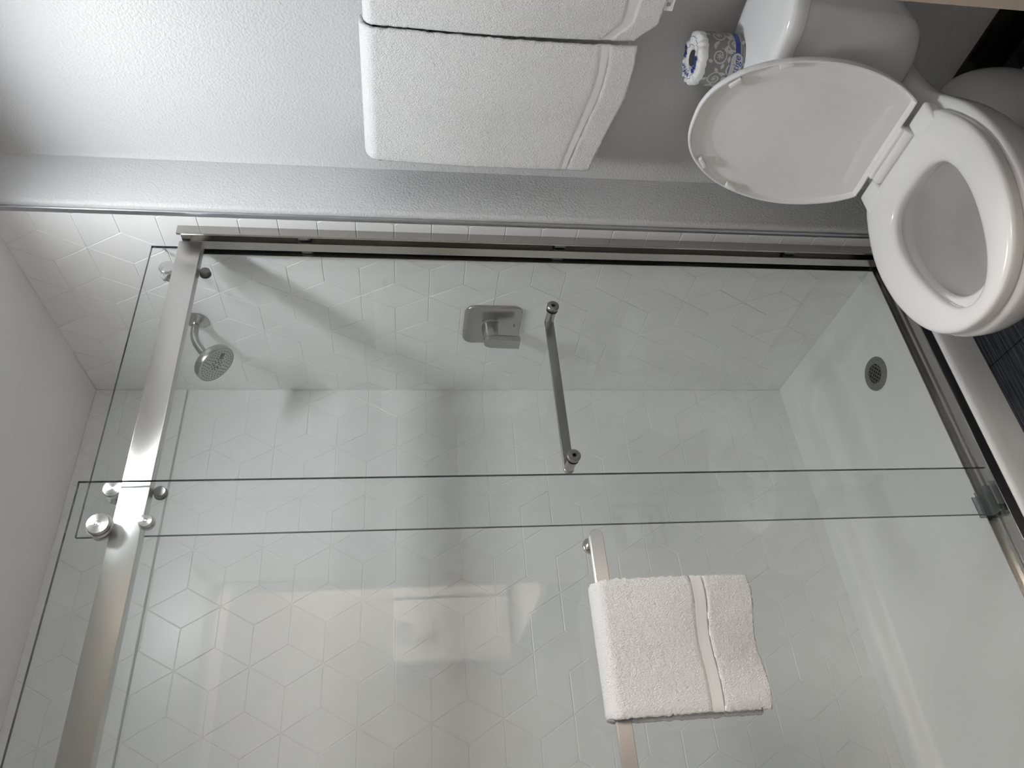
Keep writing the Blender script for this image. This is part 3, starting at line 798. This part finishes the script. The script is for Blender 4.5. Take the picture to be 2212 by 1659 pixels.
# hinge ears left and right of the lid's knuckle
for s in (-1, 1):
    xa, xb_ = sorted((TX + s * 0.066, TX + s * 0.126))
    box(bm, (xa, -0.252, 0.4205), (xb_, -0.194, 0.4478), 0.0085, 4)
seat = obj('seat', bm, 'plastic', angle=50)
# raised lid, leaning back against the tank
LEAN = math.radians(10.0); HY, HZ = -0.188, 0.450
lv_, ln_ = Vector((0, math.sin(LEAN), math.cos(LEAN))), Vector((0, -math.cos(LEAN), math.sin(LEAN)))
def LP(dx, h, d):   # dx across, h up the lid, d toward the room
    return Vector((TX, HY, HZ)) + Vector((dx, 0, 0)) + lv_ * h + ln_ * d
half = [(0.0, 0.006), (0.060, 0.006), (0.112, 0.006), (0.126, 0.012), (0.150, 0.056), (0.168, 0.118), (0.1745, 0.178), (0.169, 0.242), (0.151, 0.306), (0.122, 0.358), (0.083, 0.397), (0.042, 0.416), (0.0, 0.420)]
lo_ = [(x, y) for x, y in half] + [(-x, y) for x, y in half[::-1] if x > 1e-6]
LO = spline(lo_, 7); lc = Vector((0, 0.19))
def scl(k): return [lc + (p - lc) * k for p in LO]
def ins2(dist): return [p - (p - lc).normalized() * dist for p in LO]
bm = bmesh.new()
rows = [(ins2(0.05), -0.0125), (ins2(0.012), -0.0115), (ins2(0.003), -0.008), (ins2(0.0), -0.002), (ins2(0.0), 0.008), (ins2(0.0012), 0.0100), (ins2(0.0040), 0.0102), (ins2(0.0055), 0.0088), (ins2(0.0062), 0.0020), (ins2(0.009), -0.0010),
        (ins2(0.028), -0.0022), (ins2(0.040), -0.0030), (ins2(0.046), -0.0052), (ins2(0.052), -0.0060), (ins2(0.10), -0.0060)]
loft(bm, [[LP(p.x, p.y, d) for p in ring] for ring, d in rows])
lid = obj('lid', bm, 'plastic', angle=40)
kn = lathe_obj('hinge_knuckle', (TX - 0.064, -0.2055, 0.4410), (1, 0, 0), [(0, 0.0125), (0.001, 0.0135), (0.127, 0.0135), (0.128, 0.0125)], 'plastic', n=36)
bm = bmesh.new(); box(bm, (TX - 0.064, -0.2065, 0.448), (TX + 0.064, -0.1840, 0.4620), 0.004, 3)
web = obj('hinge_web', bm, 'plastic')
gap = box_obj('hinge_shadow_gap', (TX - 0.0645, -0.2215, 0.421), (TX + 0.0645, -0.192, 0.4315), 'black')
adopt(to, seat, lid, kn, web, gap)
# bumpers under the lid rim
for (dx, h, rot) in ((0.098, 0.372, -0.75), (-0.098, 0.372, 0.75), (0.150, 0.290, -1.15), (-0.150, 0.290, 1.15)):
    bm = bmesh.new(); box(bm, (-0.013, -0.004, -0.001), (0.013, 0.004, 0.014), 0.0012, 2)
    bmesh.ops.rotate(bm, verts=bm.verts, cent=(0, 0, 0), matrix=Matrix.Rotation(rot, 3, 'Z'))
    for q in bm.verts: q.co = LP(dx + q.co.x, h - 0.006 + q.co.y, q.co.z)
    o = obj('bumper', bm, 'plastic'); o.parent = lid

# ================================================================== TOWELS
def draped(name, origin, along, out, width, radius, Lf, Lb, thick, sag, seed, bands=(), cell=0.0034, bulge=0.0):
    """cloth over a bar. origin: bar centre at s = 0, along: unit vector, out: unit vector toward the viewer.
    Lf(s), Lb(s): drop of the front and back below the bar centre; bands: (d0, d1) distance from the front hem of the woven strip"""
    al, ou = Vector(along), Vector(out); o0 = Vector(origin); nu = max(8, int(width / cell))
    arc = math.pi * radius; tot = max(Lf(i / 10) for i in range(11)) + arc + max(Lb(i / 10) for i in range(11)); nv = int(tot / cell)
    tf = max(Lf(i / 10) for i in range(11)) / tot; ta = arc / tot
    vs, fs, mi = [], [], []
    for j in range(nv + 1):
        t = j / nv
        for i in range(nu + 1):
            s = i / nu; wob = noise.noise(Vector((s * 3.1 + seed, t * 5, seed)))
            if t < tf:
                q = 1 - t / tf; dz = -Lf(s) * q; dn = radius + bulge * math.sin(math.pi * min(1, q)) + sag * wob * q + 0.004 * q * math.sin(s * 7 + seed)
            elif t < tf + ta:
                a = math.pi * (t - tf) / ta; dz = radius * math.sin(a) * 0.75; dn = radius * math.cos(a)
            else:
                q = (t - tf - ta) / (1 - tf - ta); dz = -Lb(s) * q; dn = -radius + sag * 0.5 * wob * q
            edge = min(s, 1 - s) * width
            rnd = 0.006 * max(0, 1 - edge / 0.012) ** 2
            dn -= math.copysign(rnd, dn) * 0.5
            sp = (noise.noise(Vector((s * width * 420, t * tot * 300, seed))) + 0.25 * noise.noise(Vector((s * width * 120, t * tot * 120, seed + 9)))) * 0.0010
            dist_hem = (1 - min(t / tf, 1)) * 0 + (t * tot if t < tf else 1e3)
            inb = any(b0 <= dist_hem <= b1 for b0, b1 in bands)
            if inb: sp = -0.0018
            if t < tf: dn += sp
            elif t < tf + ta: dz += sp * math.sin(a); dn += sp * math.cos(a)
            else: dn -= sp
            lat = 0.0016 * noise.noise(Vector((t * 90, seed, s * 4)))
            vs.append(o0 + al * (s * width + lat) + ou * dn + Vector((0, 0, dz)))
    for j in range(nv):
        d = (j + 0.5) / nv * tot
        isb = (d < tf * tot) and any(b0 <= d <= b1 for b0, b1 in bands)
        for i in range(nu):
            a = j * (nu + 1) + i; fs.append((a, a + 1, a + nu + 2, a + nu + 1)); mi.append(1 if isb else 0)
    o = pyd(name, vs, fs, ['terry', 'band'], midx=mi, angle=180)
    md = o.modifiers.new('thickness', 'SOLIDIFY'); md.thickness = thick; md.offset = -1
    return o

# bath towels on the rail above the toilet
YT = 0.100; ZR = 1.522
rail = tag(empty('towel_rail', (0.55, YW, ZR - 0.004)), 'nickel towel rail hidden under the two bath towels', 'towel rail')
bm = bmesh.new(); tube(bm, [(0.145, YT, ZR - 0.004), (0.935, YT, ZR - 0.004)], 0.008, 20); r1 = obj('rail', bm, 'nickel')
adopt(rail, r1)
for x in (0.150, 0.930):
    o = lathe_obj('bracket', (x, YW, ZR - 0.004), (0, -1, 0), [(0, 0.022), (0.006, 0.022), (0.010, 0.011), (YW - YT, 0.010)], 'nickel'); adopt(rail, o)
t1 = draped('bath_towel', (0.172, YT, ZR), (1, 0, 0), (0, -1, 0), 0.328, 0.026, lambda s: 0.520 + 0.035 * smooth(0.0, 1.0, s) + 0.018 * math.sin(s * 3.0), lambda s: 0.553 + 0.012 * s, 0.012, 0.010, 1.3, bands=((0.055, 0.085),), bulge=0.006)
tag(t1, 'white terry bath towel hanging on the rail, the one nearer the shower', 'towel', 'bath towels on the wall rail')
t2 = draped('bath_towel', (0.506, YT, ZR), (1, 0, 0), (0, -1, 0), 0.40, 0.030, lambda s: 0.555 + 0.040 * smooth(0, 0.12, s) + 0.01 * s, lambda s: 0.590 + 0.012 * s, 0.012, 0.008, 5.1, bands=((0.055, 0.085),), bulge=0.008)
tag(t2, 'white terry bath towel hanging above the toilet tank, cut by the picture edge', 'towel', 'bath towels on the wall rail')
# care tag sewn to the towel hem
tg = box_obj('care_tag', (0.580, YT - 0.024, 0.905), (0.612, YT - 0.0225, 0.937), 'band'); tg.parent = t2
cu = bpy.data.curves.new('tag_lettering', 'FONT'); cu.body = 'Bl'; cu.size = 0.011
_t = bpy.data.objects.new('tag_lettering', cu); COL.objects.link(_t)
me = bpy.data.meshes.new_from_object(_t.evaluated_get(bpy.context.evaluated_depsgraph_get())); bpy.data.objects.remove(_t)
for v_ in me.vertices: v_.co = (0.590 + v_.co.y, YT - 0.0243, 0.921 - v_.co.x)
tl = finish('tag_lettering', me, 'black', smooth=False); tl.parent = tg

# hand towel on the glass door's bar
t3 = draped('hand_towel', (bx, -1.190, bz + 0.004), (0, 1, 0), (1, 0, 0), 0.232, 0.020, lambda s: 0.262 + 0.014 * s + 0.004 * math.sin(s * 9), lambda s: 0.268 + 0.016 * s, 0.010, 0.006, 8.7, bands=((0.086, 0.118),), cell=0.0026, bulge=0.004)
tag(t3, 'small white hand towel folded over the glass door bar', 'towel')

# ================================================================== TOILET ROLL ON THE TANK
RX, RY, RZ0, RR, RH = 0.490, 0.058, 0.7365, 0.0545, 0.104
ro = tag(empty('toilet_roll', (RX, RY, RZ0)), 'paper-wrapped toilet roll with grey floral print standing on the tank lid', 'toilet roll')
n = 96; prof = []
for k in range(15): prof.append((RR - 0.004 * (1 - min(1, k / 2.0)) ** 2, RZ0 + RH * 0.90 * k / 14))
prof += [(RR - 0.002, RZ0 + RH * 0.935), (RR - 0.006, RZ0 + RH * 0.965), (RR - 0.012, RZ0 + RH * 0.985), (RR - 0.020, RZ0 + RH * 0.995), (RR - 0.028, RZ0 + RH * 0.985), (RR - 0.034, RZ0 + RH * 0.95), (RR - 0.037, RZ0 + RH * 0.86), (RR - 0.039, RZ0 + RH * 0.70)]
vs, fs = [], []
def crumple(a, r, z):
    top = smooth(RZ0 + RH * 0.80, RZ0 + RH * 0.96, z)
    k = 0.0008 * noise.noise(Vector((math.cos(a) * 3, math.sin(a) * 3, z * 40)))
    k += top * (0.0050 * noise.noise(Vector((math.cos(a) * 7, math.sin(a) * 7, z * 90))) + 0.0034 * noise.noise(Vector((math.cos(a) * 19, math.sin(a) * 19, z * 160 + 5))))
    return k
for (r, z) in prof:
    for i in range(n):
        a = 2 * math.pi * i / n; k = crumple(a, r, z)
        sq = 1.0
        vs.append((RX + (r + k) * math.cos(a) * sq, RY + (r + k) * math.sin(a) * sq, z + (k * 0.8 if z > RZ0 + RH * 0.9 else 0)))
for j in range(len(prof) - 1):
    for i in range(n): fs.append((j * n + i, j * n + (i + 1) % n, (j + 1) * n + (i + 1) % n, (j + 1) * n + i))
fs.append(tuple((len(prof) - 1) * n + i for i in range(n))); fs.append(tuple(range(n))[::-1])
wrap = pyd('wrapper', vs, fs, 'wrap', angle=75)
core = lathe_obj('core', (RX, RY, RZ0 + RH * 0.62), (0, 0, 1), [(0, 0.0145), (RH * 0.34, 0.0165)], 'steel', n=32)
adopt(ro, wrap, core)
def on_roll(s, h, off):     # s = arc length from the reference azimuth, h = height
    a = s / RR; z = RZ0 + h
    rr = RR + crumple(a % (2 * math.pi), RR, z) + off
    return (RX + rr * math.cos(a), RY + rr * math.sin(a), z)
def patch(bm, pts, off):     # flat printed shape bent round the roll (fan from its centre, edges subdivided)
    P = [Vector(p) for p in pts]; c = sum(P, Vector((0, 0))) / len(P)
    vc = bm.verts.new(on_roll(c.x, c.y, off)); V = [bm.verts.new(on_roll(p.x, p.y, off)) for p in P]
    for i in range(len(V)):
        bm.faces.new((vc, V[i], V[(i + 1) % len(V)]))
def ribbon(bm, pts, wd, off):
    P = [Vector(p) for p in pts]; Lr = []
    for i, p in enumerate(P):
        d = (P[min(i + 1, len(P) - 1)] - P[max(i - 1, 0)]).normalized(); nrm = Vector((-d.y, d.x))
        ww = wd * (0.35 + 0.65 * math.sin(math.pi * (i + 0.5) / len(P)))
        Lr.append((bm.verts.new(on_roll(p.x + nrm.x * ww, p.y + nrm.y * ww, off)), bm.verts.new(on_roll(p.x - nrm.x * ww, p.y - nrm.y * ww, off))))
    for i in range(len(Lr) - 1): bm.faces.new((Lr[i][0], Lr[i + 1][0], Lr[i + 1][1], Lr[i][1]))
CIRC = 2 * math.pi * RR
# grey printed ground
bm = bmesh.new(); K = 120; hs = [0.004 + 0.080 * j / 8 for j in range(9)]
G = [[bm.verts.new(on_roll(CIRC * i / K, h + (0.004 * noise.noise(Vector((i * 0.25, 3, 1))) if j == 8 else 0), 0.00015)) for i in range(K)] for j, h in enumerate(hs)]
for j in range(8):
    for i in range(K): bm.faces.new((G[j][i], G[j][(i + 1) % K], G[j + 1][(i + 1) % K], G[j + 1][i]))
g = obj('print_ground', bm, 'print_grey', angle=60); adopt(ro, g)
# light scrolls, flowers and leaves
bm = bmesh.new(); random.seed(11)
def leaf(c, ang, L, wdt):
    pts = []
    for k in range(9): t = k / 8; pts.append((L * t, wdt * math.sin(math.pi * t) ** 0.8))
    for k in range(7, 0, -1): t = k / 8; pts.append((L * t, -wdt * 0.6 * math.sin(math.pi * t)))
    ca, sa = math.cos(ang), math.sin(ang); patch(bm, [(c[0] + x * ca - y * sa, c[1] + x * sa + y * ca) for x, y in pts], 0.0003)
NF = 7
for col_ in range(NF):
    for row_ in range(2):
        cx0 = CIRC * (col_ + 0.5 * row_) / NF; cz0 = 0.058 - 0.034 * row_; sg = 1 if (col_ + row_) % 2 else -1
        pts = []
        for k in range(46):
            t = k / 45; a = sg * (t * 8.2) + col_; rr_ = 0.0175 * (1 - t * 0.62)
            pts.append((cx0 + rr_ * math.cos(a), cz0 + rr_ * math.sin(a)))
        ribbon(bm, pts, 0.0017, 0.00032)
        fp = []
        for k in range(40):
            a = 2 * math.pi * k / 40; r_ = 0.0046 + 0.0026 * math.cos(6 * a); fp.append((cx0 + r_ * math.cos(a), cz0 + r_ * math.sin(a)))
        patch(bm, fp, 0.00036)
        for q in range(4):
            a = col_ * 0.9 + q * 1.57 + row_; leaf((cx0 + 0.0165 * math.cos(a), cz0 + 0.0165 * math.sin(a)), a + sg * 0.9, random.uniform(0.012, 0.018), 0.0046)
fl_ = obj('print_flowers', bm, 'print_light', smooth=False); fl_['kind'] = 'stuff'; adopt(ro, fl_)
# blue band low on the roll, with the white name plate
bm = bmesh.new()
for (h0, h1) in ((0.012, 0.023),):
    A_ = [(bm.verts.new(on_roll(CIRC * i / K, h0, 0.0005)), bm.verts.new(on_roll(CIRC * i / K, h1, 0.0005))) for i in range(K)]
    for i in range(K): bm.faces.new((A_[i][0], A_[(i + 1) % K][0], A_[(i + 1) % K][1], A_[i][1]))
bb = obj('blue_band', bm, 'print_blue', angle=60)
bm = bmesh.new()
for (h0, h1) in ((0.0095, 0.0105), (0.0245, 0.0255)):
    A_ = [(bm.verts.new(on_roll(CIRC * i / K, h0, 0.0005)), bm.verts.new(on_roll(CIRC * i / K, h1, 0.0005))) for i in range(K)]
    for i in range(K): bm.faces.new((A_[i][0], A_[(i + 1) % K][0], A_[(i + 1) % K][1], A_[i][1]))
bl = obj('band_lines', bm, 'print_light', angle=60)
adopt(ro, bb, bl)
def plate(sc, hc, hw_, hh, off, mat):
    bm = bmesh.new(); pts = [(sc + p[0], hc + p[1]) for p in rrect(hw_, hh, hh * 0.98, 10)]
    # strips in s so the plate follows the curve
    V = []; m_ = 40
    for i in range(m_ + 1):
        x = -hw_ + 2 * hw_ * i / m_; e = max(0.0, abs(x) - (hw_ - hh)); hgt = math.sqrt(max(hh * hh - e * e, 0.0)) if e > 0 else hh
        V.append((bm.verts.new(on_roll(sc + x, hc - hgt, off)), bm.verts.new(on_roll(sc + x, hc + hgt, off))))
    for i in range(m_): bm.faces.new((V[i][0], V[i + 1][0], V[i + 1][1], V[i][1]))
    o = obj('name_plate', bm, mat, angle=60); adopt(ro, o); return o
AZ = math.radians(-84) * RR
plate(AZ, 0.0185, 0.0405, 0.0142, 0.0007, 'print_blue'); plate(AZ, 0.0185, 0.0393, 0.0130, 0.0009, 'print_light')
def roll_text(body, size, place, mat):
    cu = bpy.data.curves.new('lettering', 'FONT'); cu.body = body; cu.size = size; cu.shear = 0.35; cu.align_x = 'CENTER'; cu.align_y = 'CENTER'; cu.resolution_u = 3
    to_ = bpy.data.objects.new('lettering', cu); COL.objects.link(to_)
    dg = bpy.context.evaluated_depsgraph_get(); me = bpy.data.meshes.new_from_object(to_.evaluated_get(dg))
    bpy.data.objects.remove(to_)
    for v_ in me.vertices: v_.co = place(v_.co.x, v_.co.y)
    o = finish('lettering', me, mat, smooth=False); adopt(ro, o); return o
roll_text('Prestige', 0.0205, lambda x, y: on_roll(AZ + x, 0.0178 + y, 0.0012), 'print_blue')
# printed wrap gathered over the top: blue arc, name plate and lettering
def on_top(a, r):
    tab = [(0.0, 0.93), (0.0205, 0.950), (0.0265, 0.985), (0.0345, 0.995), (0.0425, 0.985), (0.0485, 0.965), (0.06, 0.93)]
    for (r0, h0), (r1, h1) in zip(tab, tab[1:]):
        if r0 <= r <= r1: h_ = h0 + (h1 - h0) * (r - r0) / (r1 - r0)
    z = RZ0 + RH * h_; k = crumple(a % (2 * math.pi), r, z)
    return (RX + r * math.cos(a), RY + r * math.sin(a), z + 0.8 * k + 0.0016)
for (a0, a1) in ((-1.9, -0.9), (1.35, 2.1)):
    bm = bmesh.new(); V = []
    for i in range(17):
        a = a0 + (a1 - a0) * i / 16; V.append((bm.verts.new(on_top(a, 0.029)), bm.verts.new(on_top(a, 0.040))))
    for i in range(16): bm.faces.new((V[i][0], V[i + 1][0], V[i + 1][1], V[i][1]))
    o = obj('blue_arc', bm, 'print_blue', angle=60); adopt(ro, o)
bm = bmesh.new()
for r_ in (0.0265, 0.0425):
    V = []
    for i in range(65):
        a = 2 * math.pi * i / 64; V.append((bm.verts.new(on_top(a, r_)), bm.verts.new(on_top(a, r_ + 0.0008))))
    for i in range(64): bm.faces.new((V[i][0], V[i + 1][0], V[i + 1][1], V[i][1]))
o = obj('blue_rings', bm, 'print_blue', angle=60); adopt(ro, o)
def top_arc(x, y):
    a = math.radians(185) - x / 0.034; r = 0.0345 + y
    return on_top(a, r)
roll_text('Prestige', 0.0150, top_arc, 'print_blue')

# ================================================================== LAMPS
def panel(name_label, cx, cy, hx, hy, mat):
    cl = tag(empty('ceiling_light', (cx, cy, ZC)), name_label, 'ceiling light')
    bm = bmesh.new(); z = ZC - 0.004; lo = ZC - 0.014; t = 0.018   # a rim hanging a little below the diffuser
    for (a, c) in (((cx - hx - t, cy - hy - t, lo), (cx - hx, cy + hy + t, ZC - 0.0002)), ((cx + hx, cy - hy - t, lo), (cx + hx + t, cy + hy + t, ZC - 0.0002)),
                   ((cx - hx, cy - hy - t, lo), (cx + hx, cy - hy, ZC - 0.0002)), ((cx - hx, cy + hy, lo), (cx + hx, cy + hy + t, ZC - 0.0002))):
        box(bm, a, c, 0.002, 1)
    h = obj('housing', bm, 'housing')
    p = pyd('diffuser', [(cx - hx, cy - hy, z), (cx + hx, cy - hy, z), (cx + hx, cy + hy, z), (cx - hx, cy + hy, z)], [(0, 3, 2, 1)], mat, fix=False, smooth=False)
    adopt(cl, h, p)
panel('small white ceiling light panel in front of the towels', 0.42, -0.43, 0.065, 0.115, 'lamp')
panel('wide unseen fill panel added outside the bathroom door', 1.95, -0.64, 0.30, 0.30, 'hall_fill')  # added, not a known lamp: fills the bathroom through the doorway

# ================================================================== RECESSED PAPER HOLDER (seen mirrored in the glass)
ph = tag(empty('paper_holder', (XD, -0.405, 0.63)), 'recessed nickel paper holder mirrored faintly in the glass door', 'paper holder')
bm = bmesh.new()
box(bm, (XD - 0.004, -0.490, 0.540), (XD, -0.320, 0.556), 0.0015); box(bm, (XD - 0.004, -0.490, 0.714), (XD, -0.320, 0.730), 0.0015)
box(bm, (XD - 0.004, -0.490, 0.556), (XD, -0.474, 0.714), 0.0015); box(bm, (XD - 0.004, -0.336, 0.556), (XD, -0.320, 0.714), 0.0015)
a1 = obj('frame', bm, 'nickel'); a2 = box_obj('back_plate', (XD + 0.070, -0.4745, 0.5555), (XD + 0.074, -0.3355, 0.7145), 'steel')
bm = bmesh.new(); tube(bm, [(XD + 0.022, -0.4745, 0.632), (XD + 0.022, -0.3355, 0.632)], 0.006, 16)
a3 = obj('spindle', bm, 'nickel'); adopt(ph, a1, a2, a3)
pr_ = lathe_obj('paper_roll', (XD + 0.022, -0.457, 0.632), (0, 1, 0), [(0, 0.008), (0, 0.042), (0.004, 0.0435), (0.100, 0.0435), (0.104, 0.042), (0.104, 0.008)], 'tissue')
tag(pr_, 'white paper roll hanging in the recessed holder', 'toilet roll')

# ================================================================== VANITY AREA (mirrored in the glass)
vy0, vy1 = -0.33, 0.335
vc = tag(empty('vanity_cabinet', (2.4, 0.0, 0)), 'dark vanity cabinet outside the door, mirrored in the glass', 'cabinet')
q1 = box_obj('body', (1.95, vy0 + 0.04, 0.08), (2.895, vy1, 0.80), 'vanity', bev=0.002); q2 = box_obj('toe_kick', (1.97, vy0 + 0.09, 0), (2.895, vy1, 0.08), 'black'); adopt(vc, q1, q2)
for i in range(2):
    d = box_obj('door', (1.965 + i * 0.465, vy0 + 0.02, 0.10), (2.42 + i * 0.465, vy0 + 0.039, 0.785), 'vanity', bev=0.002); adopt(vc, d)
    bm = bmesh.new(); tube(bm, [(2.38 + i * 0.13, vy0 + 0.006, 0.60), (2.38 + i * 0.13, vy0 + 0.006, 0.72)], 0.005, 12)
    hnd = obj('handle', bm, 'nickel'); hnd.parent = d
tag(box_obj('countertop', (1.93, vy0, 0.8005), (2.897, vy1 + 0.002, 0.835), 'stone', bev=0.004), 'white stone counter on the vanity cabinet', 'countertop')
vr = tag(empty('towel_rail', (2.9, -0.2, 1.50)), 'towel rail on the vanity wall, mirrored in the glass', 'towel rail')
bm = bmesh.new(); tube(bm, [(2.83, -0.47, 1.498), (2.83, 0.30, 1.498)], 0.008, 16); q = obj('rail', bm, 'nickel'); adopt(vr, q)
for y in (-0.465, 0.295):
    q = lathe_obj('bracket', (2.9, y, 1.498), (-1, 0, 0), [(0, 0.022), (0.006, 0.022), (0.01, 0.011), (0.07, 0.010)], 'nickel'); adopt(vr, q)
for i, (y0, nm) in enumerate(((-0.40, 'white bath towel with fanned washcloth mirrored in the glass, nearer the doorway side'), (-0.035, 'white bath towel with fanned washcloth mirrored in the glass, partly cut by the door casing'))):
    t = draped('bath_towel', (2.83, y0 + 0.35, 1.504), (0, -1, 0), (-1, 0, 0), 0.35, 0.024, lambda s: 0.635, lambda s: 0.63, 0.012, 0.010, 20 + i, bands=((0.10, 0.135),), cell=0.012)
    tag(t, nm, 'towel', 'bath towels on the vanity wall')
    bm = bmesh.new(); rings = []
    for k in range(25):
        tt = k / 24; y = y0 + 0.175 + 0.075 * (tt - 0.5) * 2 * 0.9; zig = 0.010 if k % 2 else 0.0
        rings.append([(2.83 - 0.030 - zig, y0 + 0.175 + (y - y0 - 0.175) * 0.45, 1.41), (2.83 - 0.040 - zig, y, 1.515), (2.83 - 0.036 - zig, y, 1.515), (2.83 - 0.027 - zig * 0.5, y0 + 0.175 + (y - y0 - 0.175) * 0.45, 1.41)])
    loft(bm, rings)
    box(bm, (2.83 - 0.046, y0 + 0.115, 1.30), (2.83 - 0.027, y0 + 0.235, 1.415), 0.006)
    wc = obj('washcloth', bm, 'terry', angle=60); tag(wc, 'white washcloth fanned into the towel ' + ('nearer the doorway side' if i == 0 else 'cut by the door casing'), 'washcloth', 'fanned washcloths')
vl = tag(empty('vanity_light', (2.35, vy1, 1.8)), 'three-globe vanity light bar outside the door', 'wall lamp')
q = box_obj('back_plate', (2.0, vy1 - 0.022, 1.76), (2.70, vy1 + 0.004, 1.86), 'nickel', bev=0.003); adopt(vl, q)
for x in (2.12, 2.35, 2.58):
    bm = bmesh.new(); bmesh.ops.create_icosphere(bm, subdivisions=2, radius=0.055); bmesh.ops.translate(bm, verts=bm.verts, vec=(x, vy1 - 0.09, 1.81))
    q = obj('globe', bm, 'globe'); adopt(vl, q)
